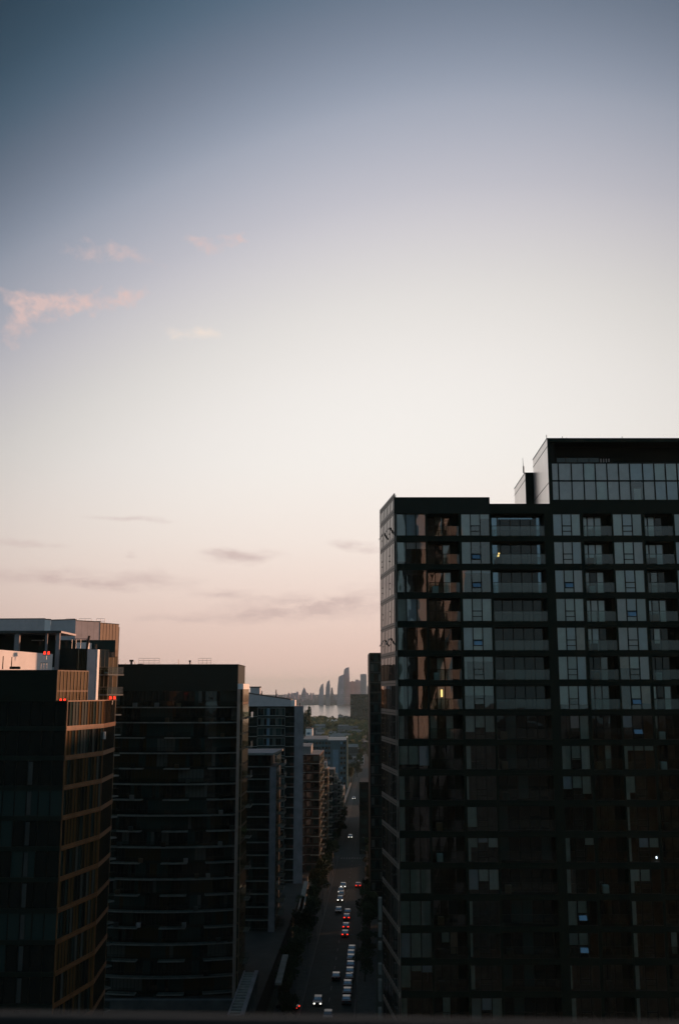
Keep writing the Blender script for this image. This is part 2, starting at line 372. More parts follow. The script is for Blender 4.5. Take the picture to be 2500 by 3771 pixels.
# left flank, curtain wall
LF = Face(farL, pc)
fl = MB(); np_ = 10; pw = LF.L / np_
zfl = zroofL
LF.box(fl, 0, LF.L - .05, 0, zfl, -.3, -.12, 'deep')
LF.box(fl, LF.L - .05, LF.L + .02, 0, zfl, -.2, .04, 'frame_cream')
fl.build('flank_wall', tw)
for r in range(-1, rows):
    zt = ZT1 - FH * r if r >= 0 else zfl - .1; z0 = ZT1 - FH * r - WH - .05 if r >= 0 else ZT1 + .5
    mb = MB()
    for i in range(np_):
        a = i * pw
        if r > 2 and r == 8 and i == 7:
            LF.quad(mb, a + .08, a + pw - .08, z0, z0 + (zt - z0) * .45, -.05, 'side_pane', .0)
            mb.poly([LF.pt(a + .1, z0 + 1.1, .35), LF.pt(a + pw - .1, z0 + 1.1, .35), LF.pt(a + pw - .1, z0 + 2.2, .02), LF.pt(a + .1, z0 + 2.2, .02)], 'pane_blue')
        else: LF.quad(mb, a + .07, a + pw - .07, z0, zt, -.05 + rng.uniform(-.004, .004), 'side_pane', rng.uniform(-.006, .006))
    f = MB()
    for i in range(np_ + 1): LF.box(f, i * pw - .09, i * pw + .09, z0, zt, -.11, -.025, 'frame')
    LF.box(f, 0, LF.L - .05, zt, zt + (.55 if r else .6), -.11, -.02, 'frame_cream')
    LF.box(f, 0, LF.L - .05, zt + .2, zt + .26, -.02, .0, 'frame')
    if r >= 0:
        for i in (1, 6): LF.box(f, i * pw + .06, (i + 1) * pw - .06, z0 + .75, z0 + .82, -.06, -.02, 'frame'); LF.box(f, i * pw + .06, (i + 1) * pw - .06, z0 + 1.35, z0 + 1.42, -.06, -.02, 'frame')
        if r in (0, 4):
            for i in (2, 6): mb.hexa([LF.pt(i * pw + .1, z0 + .8, .5), LF.pt(i * pw + pw - .1, z0 + .8, .5), LF.pt(i * pw + pw - .1, z0 + .8, .46), LF.pt(i * pw + .1, z0 + .8, .46),
                                     LF.pt(i * pw + .1, z0 + 1.5, .03), LF.pt(i * pw + pw - .1, z0 + 1.5, .03), LF.pt(i * pw + pw - .1, z0 + 1.5, 0), LF.pt(i * pw + .1, z0 + 1.5, 0)], 'frame')
    fo = f.build('flank_window', tw); mb.build('pane', fo)
FV = ['fabric', 'fabric', 'fabric_blue', 'fabric_blue', 'fabric_mauve', 'fabric_shade']
# windows: blinds per row (list of three coverages), read off the photo
F3 = [1, 1, 1]; O = [0, 0, 0]; S = [.62, 0, 0]
cov = {0: [F3, [.9, .3, .3], S, F3, S, S, S, S, [.8, .8, .85], S, S, S, F3, F3, F3, [.9, .25, .3], S, O, O, O, O],
       2: [[1, .5, .2], [1, 0, 0], [.12, .12, .12], F3, F3, [.2, .2, .2], [.4, .4, .4], [.7, .5, .7], O, O, [.85, 0, 0], [.4, .2, .4], [.85, .5, .85], O, O, O, [.95, .5, .9], O, O, O, O],
       4: [F3, F3, F3, F3, F3, F3, [.8, .6, .8], [0, .55, 1], [1, .6, 1], [.55, .5, .75], O, [0, 0, .3], O, [1, .5, 0], [.5, .5, 0], O, O, [1, .6, 1], O, O, O],
       6: [F3, F3, F3, F3, F3, [.5, .5, 1], [0, .55, .75], [.5, 0, 0], [.2, .2, .2], [.7, 0, 0], O, [0, .4, .4], [.5, .5, 0], O, O, O, O, O, O, O, O],
       8: [F3, F3, F3, [1, 1, .5], F3, F3, [.3, .4, .5], [.5, .9, 0], O, F3, [.6, .6, 0], O, O, O, [.5, .5, .5], O, O, O, O, O, O]}
warm = {(4, 4, 2), (6, 5, 0), (6, 6, 2)}
wspec = {2: [0, 1, 1, 0, 1, 0, 0, 0, 0, 0, 0, 0, 0, 0, 0, 0, 0], 4: [0, 0, 1, 0, 0, 0, 0, 0, 0, 0, 0, 0, 0, 1, 1, 0, 0], 6: [0, 0, 0, 1, 0, 0, 1, 1, 0, 0, 0, 0, 0, 0, 0, 0, 0]}
for bi, (kd, a, b) in enumerate(bays):
    for r in range(rows):
        zt = ZT1 - FH * r; z0 = zt - WH
        if kd == 'w':
            if bi == 8 and r > 19: continue
            f = MB(); g = MB(); bl = MB(); wd = (b - a) / 3; cv = cov[bi][r]
            RF.box(f, a, b, zt - .05, zt - .002, -.3, -.03, 'frame'); RF.box(f, a, b, z0 + .002, z0 + .05, -.3, -.03, 'frame')
            for i in range(4): RF.box(f, a + wd * i - (.04 if i else 0), a + wd * i + (.04 if i < 3 else 0), z0 + .05, zt - .05, -.22, -.035, 'frame')
            for i in range(3):
                x0, x1 = a + wd * i + .04, a + wd * (i + 1) - .04
                tl = rng.uniform(-.008, .008); sk = rng.uniform(-.006, .006)
                if i == 1 and bi != 0:
                    h0, h1 = z0 + .55, z0 + 1.05
                    RF.box(f, x0, x1, h0 - .07, h0, -.2, -.03, 'frame'); RF.box(f, x0, x1, h1, h1 + .08, -.2, -.03, 'frame')
                    RF.quad(g, x0, x1, h1 + .08, zt - .05, -.12, 'pane', tl); RF.quad(g, x0, x1, z0 + .05, h0 - .07, -.12, 'pane', tl)
                    op = bi in wspec and r < 17 and wspec[bi][r]
                    if op:
                        g.poly([RF.pt(x0 + .06, h0 + .02, .16), RF.pt(x1 - .06, h0 + .02, .16), RF.pt(x1 - .06, h1, -.1), RF.pt(x0 + .06, h1, -.1)], 'pane_blue')
                    else: RF.quad(g, x0 + .03, x1 - .03, h0, h1, -.1, 'pane', 0)
                else:
                    g.poly([RF.pt(x0, z0 + .05, -.12 + tl), RF.pt(x1, z0 + .05, -.12 + tl + sk), RF.pt(x1, zt - .05, -.12 + sk), RF.pt(x0, zt - .05, -.12)], 'pane')
                if cv[i] > 0:
                    if cv is S: RF.quad(bl, x0, x0 + (x1 - x0) * .62, z0 + .05, zt - .05, -.4, 'fabric_dim')
                    else:
                        dimm = 'fabric_warm' if (bi, r, i) in warm else (rng.choice(FV) if (r < 6 or rng.random() < .25) else 'fabric_dim')
                        RF.quad(bl, x0 - .02, x1 + .02, zt - .05 - (WH - .1) * cv[i], zt - .05, -.32 - .01 * i, dimm)
            if cv == O or sum(cv) < 1.2:   # furniture silhouettes and side curtains in uncovered rooms
                if rng.random() < .7: RF.quad(bl, a + .1, a + .1 + rng.uniform(.15, .5), z0 + .05, zt - .05, -.5, 'fabric_dim')
                RF.box(bl, a + .5, a + rng.uniform(1.2, 2.4), z0 + .05, z0 + rng.uniform(.5, .95), -1.6, -.9, 'room')
            fo = f.build('window', tw); g.build('pane', fo)
            if bl.v: bl.build('blind', fo)
        else:
            if bi == 9 and r > 16: continue
            d = -1.6; f = MB(); g = MB(); bl = MB(); rl = MB()
            RF.box(f, a, b, z0 - .35, z0 - .02, d, -.0, 'black_panel')
            RF.box(f, a, b, zt - .06, zt + .02, d, d + .1, 'frame')
            RF.box(f, a, b, zt + .03, zt + FH - WH - .36, d - .1, -.02, 'black_panel')
            npn = 3 if kd == 'b' else 5; usable = (b - a) * (.76 if kd == 'b' else .97); wd = usable / npn
            for i in range(npn + 1): RF.box(f, a + wd * i, a + wd * i + .09, z0, zt - .06, d - .05, d + .06, 'frame')
            if kd == 'b': RF.box(f, a + usable + .09, b, z0 - .02, zt - .06, d - .1, d + .02, 'black_panel')
            for i in range(npn):
                x0, x1 = a + wd * i + .09, a + wd * (i + 1)
                g.poly([RF.pt(x0, z0, d), RF.pt(x1, z0, d + rng.uniform(-.01, .01)), RF.pt(x1, zt - .06, d + rng.uniform(-.01, .01)), RF.pt(x0, zt - .06, d)], ('dark_pane' if rng.random() < .8 else 'teal_pane') if kd == 'B' else ('pane' if rng.random() < .8 else 'dark_pane'))
                pr = .8 if (bi > 4 and r < 5) else (.25 if r < 9 else .1)
                if rng.random() < pr: RF.quad(bl, x0, x1, z0 + .02 if rng.random() < .8 else z0 + 1.1, zt - .1, d - .25, rng.choice(FV) if (bi > 4 and r < 5) or rng.random() < .2 else ('fabric_warm' if rng.random() < .25 else 'fabric_dim'))
            if kd == 'B' and r < 3:
                for e0_, e1_ in ((a + .06, a + .75), (b - .6, b - .08)): RF.quad(g, e0_, e1_, z0 + .1, zt - .1, d + .2, 'pane_blue')
                if r == 0: RF.quad(g, a + .9, b - 1.0, zt - .4, zt - .12, d + .2, 'pane_blue')
            RF.quad(rl, a + .03, b - .03, z0 + .05, z0 + 1.05, -.04, 'rail_glass')
            RF.box(rl, a + .002, b - .002, z0 + 1.05, z0 + 1.10, -.08, -.02, 'frame')
            for i in range(4): q = a + .1 + (b - a - .2) * i / 3; RF.box(rl, q - .02, q + .02, z0 - .0, z0 + 1.05, -.075, -.045, 'frame')
            if rng.random() < .35: RF.box(bl, a + .5, a + 1.1, z0, z0 + .75, -1.1, -.5, rng.choice(['fabric_dim', 'brown_panel', 'room']))
            fo = f.build('balcony', tw); g.build('glass_door', fo); rl.build('railing', fo)
            if bl.v: bl.build('curtain', fo)
# penthouse
pA = P(2012, 1850, YR + 2.2)
px0 = Xat(2018, YR + 2.2, 1750); pp = (px0, YR + 2.2)
zpt = Zat(1613, YR + 2.2); zpf = along(pp, 2.3, 1963, 1750)
ph = MB(); PF = Face(pp, (px0 + 34, YR + 2.2))
PS = lambda x: Xat(x, YR + 2.2, 1780) - px0
g0, g1, gm = Zat(1840, YR + 2.2), Zat(1706, YR + 2.2), Zat(1770, YR + 2.2)
ph.prism([(zpf[0] + .3, zpf[1]), (px0 + .35, YR + 2.75), (px0 + .9, YR + 2.75), (px0 + .9, YR + 5.5), (px0 + 34, YR + 5.5), (px0 + 34, YR + 15), (px0 + 3, YR + 15)], zroofM - 1, zpt - .4, 'deep')
PF.box(ph, .02, 34, zpt - .45, zpt, -.5, 0, 'black_panel')
ph.prism([(zpf[0] + .25, zpf[1]), (px0 + .3, YR + 2.72), (px0 + 34, YR + 2.72), (px0 + 34, zpf[1])], zpt - .4, zpt - .003, 'black_panel')
PF.box(ph, .02, PS(2030), zroofM - .5, zpt - .45, -.5, 0, 'black_panel')
PF.box(ph, PS(2030), 34, zroofM - .5, g0, -3, -.01, 'black_panel')
PF.box(ph, PS(2030), 34, g1, zpt - .45, -3, -2.6, 'deep')
PF.box(ph, PS(2030), 34, g1, g1 + .12, -2.6, -.02, 'frame')
PLF = Face(zpf, pp)
ph.build('penthouse_wall', tw)
gl = MB(); fr = MB(); bl = MB()
xs = [2032, 2057, 2105, 2150, 2193, 2236, 2279, 2320, 2368, 2410, 2452, 2495, 2538, 2580, 2624, 2668]
for i in range(len(xs) - 1):
    a, b = PS(xs[i]) + .05, PS(xs[i + 1]) - .05
    for (u0, u1, rr) in ((g0, gm - .06, 0), (gm + .06, g1, 1)):
        if i == 7 and rr == 0:
            PF.quad(bl, a + .45, b - .1, u0 + .1, u1 - .7, -.6, 'fabric'); PF.quad(gl, a, b, u0, u1, -.1, 'pane'); continue
        PF.quad(gl, a, b, u0, u1, -.1, 'pane', rng.uniform(-.01, .01)); PF.quad(bl, a - .04, b + .04, u0, u1, -.3, rng.choice(['fabric_mauve', 'fabric_mauve', 'fabric_blue', 'fabric']))
for x in xs: PF.box(fr, PS(x) - .05, PS(x) + .05, g0, g1, -.15, 0, 'frame')
PF.box(fr, PS(2030), 34, gm - .06, gm + .06, -.14, .01, 'frame')
fo = fr.build('penthouse_window', tw); gl.build('pane', fo); bl.build('blind', fo)
# clerestory glass under the roof, its lit end painted in as pale slats
cl = MB(); PF.quad(cl, PS(2070), PS(2232), g1 + .35, g1 + 1.2, -2.55, 'teal_pane')
for x in (2070, 2105, 2150, 2193, 2232): PF.box(cl, PS(x) - .04, PS(x) + .04, g1 + .2, g1 + 1.3, -2.56, -2.5, 'frame')
cl.build('clerestory_window', tw)
lm = MB()
for i in range(4): PF.box(lm, PS(2236) + i * .3, PS(2236) + i * .3 + .12, g1 + .2 + i * .18, g1 + 1.1, -2.55, -2.5, 'green_lamp' if False else 'pale_metal')
lm.build('lit_end_slats', tw)
sp = MB()
def clad(face, z0, z1, n, nm='bright_clad', line=None, tops=None):
    for i in range(n):
        a0, a1 = face.L * i / n, face.L * (i + 1) / n - .03
        face.box(sp, a0, a1, z0, z1, -.12, 0.0, nm)
    face.box(sp, 0, face.L, z1, z1 + .08, -.15, .04, 'frame')
clad(PLF, zroofM, zpt - .08, 9); PLF.box(sp, 0, PLF.L, zpt - 1.0, zpt - .93, 0, .02, 'frame')
PLF.box(sp, 0, PLF.L, zroofM + 2.7, zroofM + 2.77, 0, .02, 'frame')
sp.build('pale_side_cladding', tw)
# small lift box with aerial behind
sp = MB(); Y2 = zpf[1] + .6
b0 = (Xat(1934, Y2, 1800), Y2); b1 = along(b0, 2.3, 1893, 1800); zb2 = Zat(1740, Y2)
LB = Face(b1, b0); clad(LB, zroofM - .5, zb2 - .08, 6)
sp.prism([(b0[0] + .02, Y2), (b0[0] + 3, Y2), (b0[0] + 3, Y2 + 7), (b1[0] + .2, b1[1] - .1)], zroofM - .5, zb2, 'black_panel')
LB.box(sp, 0, LB.L, zb2 - .95, zb2 - .88, 0, .02, 'frame')
sp.tube((Xat(1929, Y2, 1740), Y2 + .3, zb2), (Xat(1927, Y2, 1740), Y2 + .3, Zat(1684, Y2)), .05, .02, 'steel'); sp.tube((Xat(1929, Y2, 1740), Y2 + .3, zb2), (Xat(1929, Y2, 1740), Y2 + .3, Zat(1715, Y2)), .09, .09, 'steel')
sp.build('lift_housing', tw)
rt = MB()
rt.box(Xat(2418, YR + 4, 1610), Xat(2446, YR + 4, 1610), YR + 4, YR + 5, zpt, zpt + .4, 'grey_concrete'); rt.build('roof_unit', tw)
for x, h in ((2012, .45), (2070, .25), (2086, .12), (2290, .25)): q = Xat(x, YR + 2.4, 1613); rt = MB(); rt.tube((q, YR + 2.5, zpt), (q, YR + 2.5, zpt + h), .04, .03); rt.build('roof_pipe', tw)
q = Xat(1456, YR + .3, 1831); rt = MB(); rt.tube((q, YR + .4, zroofL), (q, YR + .4, zroofL + .35), .05, .03)
rt.build('roof_vent', tw)
# pale stacked piers down the street side of the podium
for i, (y0, y1) in enumerate(((3305, 3385), (3400, 3448), (3468, 3496), (3548, 3585), (3607, 3684), (3712, 3760), (3780, 3830))):
    mb = MB(); mb.box(Xat(1393, 112, y0), Xat(1405, 112, y0), 111.6, 112.4, Zat(y1, 112), Zat(y0, 112), 'slab_edge'); mb.build('pale_pier_panel', tw)
# lit lamps inside this tower
for nm, x, y, dx, dz, m in (('warm_ceiling_lamp', 1626, 2553, .09, .38, 'warm_lamp'), ('warm_wall_lamp', 1833, 2043, .09, .2, 'warm_lamp'), ('bright_white_lamp', 2417, 3158, .10, .10, 'cool_lamp')):
    q = P(x, y, YR + 1.2); mb = MB(); mb.tube((q[0], q[1], q[2] - dz), (q[0] + (.12 if y == 2043 else 0), q[1], q[2] + dz), dx, dx, m)
    o = mb.build('hanging_lamp', tw, label=nm.replace('_', ' '))

# ------------------------------------------------------------ generic residential tower pieces
def ribbon(face, root, z0, floors, fh, pw, mats, name='window_band', sill=.35, head=.25, off=-.05, skip=None, mull='frame', a0=0, a1=None):
    a1 = face.L if a1 is None else a1; n = max(1, round((a1 - a0) / pw)); w_ = (a1 - a0) / n
    for fl_ in range(floors):
        zz = z0 + fl_ * fh; f = MB(); g = MB(); cur = rng.choice(mats)
        for i in range(n):
            if rng.random() < .45: cur = rng.choice(mats)
            tl = rng.uniform(-.008, .008)
            face.quad(g, a0 + i * w_ + .04, a0 + (i + 1) * w_ - .04, zz + sill, zz + fh - head, off, cur, tl)
        for i in range(n + 1): face.box(f, max(a0, a0 + i * w_ - .04), min(a1, a0 + i * w_ + .04), zz + sill, zz + fh - head, off - .08, off + .04, mull)
        face.box(f, a0, a1, zz + sill - .05, zz + sill, off - .08, off + .045, mull)
        face.box(f, a0, a1, zz + fh - head, zz + fh - head + .05, off - .08, off + .045, mull)
        fo = f.build(name, root); g.build('pane', fo)
def balcony(face, root, a0, a1, z, depth=1.5, th=.2, rail='rail_glass', edge='slab_edge', inner=0, rh=1.05):
    f = MB(); face.box(f, a0, a1, z - th, z, inner, depth, edge); fo = f.build('balcony', root)
    r_ = MB()
    face.quad(r_, a0 + .05, a1 - .05, z + .05, z + rh, depth - .05, rail)
    for a in (a0 + .05, a1 - .05):
        r_.poly([face.pt(a, z + .05, inner), face.pt(a, z + .05, depth - .05), face.pt(a, z + rh, depth - .05), face.pt(a, z + rh, inner)], rail)
    face.box(r_, a0 + .02, a1 - .02, z + rh, z + rh + .05, depth - .08, depth - .02, 'dark_concrete')
    r_.build('railing', fo)

# ------------------------------------------------------------ C: curved dark slab block with long balconies
YC = 201.0; FC = 2.93
tC = thing('curved_apartment_block', 'dark curved apartment block with thin pale balcony lines, left of the street', 'building', (-35, YC + 10, 0))
xl, xr = Xat(405, YC), Xat(877, YC)
pts = []
for i in range(13):
    s = i / 12; x = xl + (xr - xl) * s; pts.append((x, YC + 2.2 * ((s - .42) * 1.8) ** 2 - .6 - s * .4))
zc0 = Zat(2603, YC)       # top full slab
ztopC = Zat(2449, YC)
mb = MB(); mb.prism([(p[0], p[1] + .3) for p in pts] + [(xr, YC + 20), (xl, YC + 22)], 0, Zat(2545, YC), 'dark_panel'); mb.build('wall', tC)
zc_top = Zat(2545, YC)
mb = MB(); tp = [(Xat(420, YC), YC - .5), (Xat(877, YC), YC - .3)]
mb.prism(tp + [(tp[1][0], YC + 14), (tp[0][0], YC + 14)], zc_top, ztopC, 'dark_panel')
mb.prism([(tp[0][0] - .1, YC - .6), (tp[1][0] + .08, YC - .4), (tp[1][0] + .08, YC + 14.1), (tp[0][0] - .1, YC + 14.1)], ztopC, ztopC + .15, 'black_panel')
TF = Face(*tp)
for i in range(1, 12): TF.box(mb, TF.L * i / 12 - .04, TF.L * i / 12 + .0, zc_top, ztopC, 0, .015, 'black_panel')
mb.build('plant_room_wall', tC)
nf = 23
PANES = ['dark_pane'] * 5 + ['teal_pane'] * 4 + ['warm_pane'] * 3 + ['pale_pane']
segs = [Face(pts[i], pts[i + 1]) for i in range(12)]
for k_ in range(-1, nf):
    z_ = zc0 - FC * k_; zb_ = z_ - FC if k_ >= 0 else zc0
    ztp = z_ - .24 if k_ >= 0 else zc_top
    f = MB(); g = MB(); cur = 'dark_pane'
    for sgi, sg in enumerate(segs):
        n = 3; w_ = sg.L / n
        for i in range(n):
            if rng.random() < .4: cur = rng.choice(PANES)
            sg.quad(g, i * w_ + .03, (i + 1) * w_ - .03, zb_ + .3, ztp, .02 + .0, cur, rng.uniform(-.01, .01))
            sg.box(f, i * w_ - .03, i * w_ + .03, zb_ + .3, ztp, -.02, .07, 'frame')
    fo = f.build('window_band', tC); g.build('pane', fo)
    if k_ < 0: continue
    full = (k_ in (0, 1)) or (k_ % 2 == 1)
    rngs = [(0, 12)] if full else [(0.9, 3.5), (5.4, 7.7), (9.3, 12)]
    for (q0, q1) in rngs:
        f = MB(); rl = MB()
        for i, sg in enumerate(segs):
            a0 = max(q0, i) - i; a1 = min(q1, i + 1) - i
            if a1 <= a0: continue
            sg.box(f, a0 * sg.L, a1 * sg.L, z_ - .2, z_, -.2, 1.4, 'slab_edge')
            sg.quad(rl, a0 * sg.L, a1 * sg.L, z_ + .04, z_ + 1.05, 1.33, 'rail_glass')
            sg.box(rl, a0 * sg.L, a1 * sg.L, z_ + 1.05, z_ + 1.09, 1.31, 1.35, 'frame')
        for i in range(12):
            if q0 <= i < q1 and rng.random() < .25: segs[i].box(rl, .8, 1.6, z_ + .02, z_ + .8, .4, 1.0, rng.choice(['pale_metal', 'deep', 'brown_panel', 'grey_concrete']))
        fo = f.build('balcony', tC); rl.build('railing', fo)
# concrete end wall and glazed corner bay
mb = MB(); x1 = Xat(888, YC + .5); x2 = x1 + .55; xf_ = along((x2, YC - 1), 1.5, 917)
zq = Zat(2536, YC)
mb.box(xr + .02, x1, YC - 1.4, YC + 9, 0, zq - .1, 'end_brown'); mb.build('concrete_end_wall', tC)
CB = Face((x1, YC - 1.0), (x2, YC - 1.0)); CR = Face((x2, YC - 1.0), xf_)
mb = MB(); mb.prism([(x1, YC - .95), (x2 - .05, YC - .95), (xf_[0] - .05, xf_[1]), (x1 - 2, xf_[1])], 0, zq - .1, 'brown_panel')
mb.prism([(xr + .1, YC - 1.2), (x2 + .06, YC - 1.2), (xf_[0] + .06, xf_[1] + .1), (xr - 1.5, xf_[1] + .1)], zq - .1, Zat(2518, YC), 'pale_wall'); mb.build('corner_bay_wall', tC)  # pale cap, the sunlit brightness of the top put into its colour
for k_ in range(0, 22):
    zz = zq - FC * (k_ + 1)
    f = MB(); g = MB(); m_ = rng.choice(['bronze_pane', 'warm_pane', 'bronze_pane', 'dark_pane'])
    CB.quad(g, .11, CB.L - .11, zz + .3, zz + FC - .15, .03, m_, .01); CR.quad(g, .2, CR.L - .2, zz + .3, zz + FC - .15, .03, 'bronze_pane')
    for a in (0, CB.L - .1): CB.box(f, a, a + .1, zz, zz + FC, -.02, .1, 'bronze_light')
    CB.box(f, .1, CB.L - .1, zz + .05, zz + .25, -.02, .05, 'brown_panel')
    fo = f.build('corner_window', tC); g.build('pane', fo)
    if k_ % 2 == 1: balcony(CR, tC, CR.L - 3.5, CR.L, zz + .15, 1.0)
rt = MB()
def roofstuff(root, items, Y, z):
    for kind, x, w_, h in items:
        q = Xat(x, Y, 2440); mb = MB()
        if kind == 'pole': mb.tube((q, Y, z), (q, Y, z + h), .07, .04)
        elif kind == 'vent':
            mb.tube((q, Y, z), (q, Y, z + h), w_ * .5, w_ * .5, 'deep'); mb.tube((q, Y, z + h), (q, Y, z + h + .35), w_ * 1.0, w_ * .95, 'deep')
        elif kind == 'rail':
            for zz in (.5, 1.0, 1.45): mb.tube((q, Y, z + zz), (q + w_, Y, z + zz), .028)
            n = int(w_ / 1.3) + 1
            for i in range(n + 1): mb.tube((q + w_ * i / n, Y, z), (q + w_ * i / n, Y, z + 1.45), .028)
        elif kind == 'box': mb.box(q, q + w_, Y, Y + w_, z, z + h, 'dark_concrete')
        mb.build({'pole': 'roof_pipe', 'vent': 'roof_vent', 'rail': 'roof_rail', 'box': 'roof_unit'}[kind], root)
roofstuff(tC, [('pole', 439, 0, 1.3), ('pole', 463, 0, .5), ('vent', 485, .45, .8), ('pole', 497, 0, .8), ('box', 508, 1.0, .35), ('rail', 512, 4.2, 1), ('pole', 645, 0, .4), ('pole', 658, 0, 1.3), ('vent', 700, .22, .7), ('pole', 705, 0, .7),
               ('rail', 731, 2.6, 1), ('box', 740, .7, .2), ('pole', 789, 0, .4), ('box', 815, .6, .15), ('box', 857, .5, .2)], YC + 4, ztopC)

# ------------------------------------------------------------ A: near corner office block with copper frames
YA = 106.0
a0 = (Xat(247, YA, 2587), YA); a1 = along(a0, 13, 382, 2640); a2 = along(a1, -3, 424, 2640); FA = 3.0
zA = Zat(2584, YA)
tA = thing('office_block', 'near dark office block with copper framed windows at lower left corner', 'building', (-45, YA + 8, 0))
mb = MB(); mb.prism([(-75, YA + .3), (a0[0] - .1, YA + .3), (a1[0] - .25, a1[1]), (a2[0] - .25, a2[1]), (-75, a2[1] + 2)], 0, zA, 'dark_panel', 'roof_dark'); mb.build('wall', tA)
A0 = Face((-75, YA), a0); A1 = Face(a0, a1); A2 = Face(a1, a2)
AP = ['dark_pane'] * 7 + ['teal_pane'] * 3
for fl_ in range(21):
    z0 = zA - FA * (fl_ + 1); zt = z0 + FA
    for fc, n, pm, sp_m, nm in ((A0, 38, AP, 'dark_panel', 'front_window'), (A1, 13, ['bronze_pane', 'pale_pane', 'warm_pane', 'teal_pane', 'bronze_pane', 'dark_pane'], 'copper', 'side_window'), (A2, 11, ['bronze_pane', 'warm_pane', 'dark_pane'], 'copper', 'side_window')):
        f = MB(); g = MB(); w_ = fc.L / n; cur = rng.choice(pm)
        for i in range(n):
            if fc is A0:
                if rng.random() < .25: cur = rng.choice(pm)
            else: cur = rng.choice(pm)
            fc.quad(g, i * w_ + .04, (i + 1) * w_ - .04, z0 + .5, zt, .02, cur, rng.uniform(-.008, .008))
            if i: fc.box(f, i * w_ - .035, i * w_ + .035, z0 + .5, zt, -.02, .1, 'frame')
        fc.box(f, 0, fc.L, z0 + .02, z0 + .5, -.02, .12, sp_m)
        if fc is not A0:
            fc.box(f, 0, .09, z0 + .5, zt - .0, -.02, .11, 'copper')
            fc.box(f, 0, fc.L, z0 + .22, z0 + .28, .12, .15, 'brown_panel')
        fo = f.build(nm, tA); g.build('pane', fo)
mb = MB(); A1.box(mb, 0, A1.L, zA, zA + .12, -.3, .12, 'copper'); A2.box(mb, 0, A2.L, zA, zA + .12, -.3, .12, 'copper'); A0.box(mb, 0, A0.L, zA, zA + .1, -.3, .1, 'black_panel'); mb.build('parapet', tA)
# pale mullion line on its dark front
mb = MB()
s_ = Xat(128, YA) + 75
for k_ in range(12): A0.box(mb, s_ - .12, s_ + .3, zA - FA * (k_ + 3) + .6, zA - FA * (k_ + 3) + 2.9, .1, .16, 'dark_concrete')
mb.build('vertical_trim', tA)
# set-back top storey
YS = YA + 5.5
s0 = (Xat(208, YS), YS); zS = Zat(2467, YS); s1 = along(s0, 30, 322)
mb = MB(); mb.prism([(-75, YS), s0, (s1[0], s1[1]), (-75, s1[1] + 6)], zA, zS, 'black_panel', 'roof_dark'); mb.build('setback_wall', tA)
SF = Face(s0, s1); f = MB(); g = MB(); n = 9
for i in range(n): SF.quad(g, SF.L * i / n + .04, SF.L * (i + 1) / n - .04, zA + .1, zS - .15, .03, 'bronze_pane', rng.uniform(-.02, .02))
for i in range(n + 1): SF.box(f, max(0, SF.L * i / n - .03), SF.L * i / n + .04, zA, zS, -.02, .09, 'brown_panel')
SF.box(f, 0, SF.L, zA + 1.05, zA + 1.15, -.02, .1, 'copper'); SF.box(f, 0, SF.L, zS - .15, zS, -.02, .1, 'brown_panel')
fo = f.build('setback_window', tA); g.build('pane', fo)
o = MB(); A1.box(o, A1.L * .985, A1.L * 1.02, zA - 4.2, zA - 3.4, .1, .3, 'white_paint_metal'); o.build('window_glint', tA)  # white box, an open window's glint put into its colour
o = MB(); q = P(325, 3540, YA + 6.0); o.tube((q[0] - .22, a0[1] + 7.2, q[2] - .5), (q[0] - .1, a0[1] + 7.0, q[2] + .3), .3, .25, 'amber_lamp');

def lamp_pair(x, y, Y, label):
    t_ = thing('warning_lamp', label, 'warning lamp', P(x, y, Y), 0, 'red aircraft warning lamps'); q = P(x, y, Y)
    s = Y / 165
    for dx in (-.33 * s, .33 * s):
        mb = MB(); mb.tube((q[0] + dx, q[1], q[2] - .26 * s), (q[0] + dx, q[1], q[2] + .22 * s), .2 * s, .15 * s, 'red_lamp', 12); mb.build('red_lens', t_)
    mb = MB(); mb.box(q[0] - .6 * s, q[0] + .6 * s, q[1] - .15 * s, q[1] + .15 * s, q[2] - .4 * s, q[2] - .28 * s, 'steel'); mb.tube((q[0], q[1], q[2] - 1.1 * s), (q[0], q[1], q[2] - .4 * s), .06 * s); mb.build('bracket', t_)
lamp_pair(232, 2578, YS - 1.2, 'pair of red warning lamps at foot of the brown glass set-back storey')
lamp_pair(415, 2569, 118, 'pair of red warning lamps below the lit balcony, rightmost of three')

# ------------------------------------------------------------ B: pale tower behind A
YB = 165.0
tB = thing('penthouse_tower', 'pale faceted tower with brown ribbed corner and canopied roof deck at far left', 'building', (-45, YB + 8, 0))
zBt = Zat(2284, YB)
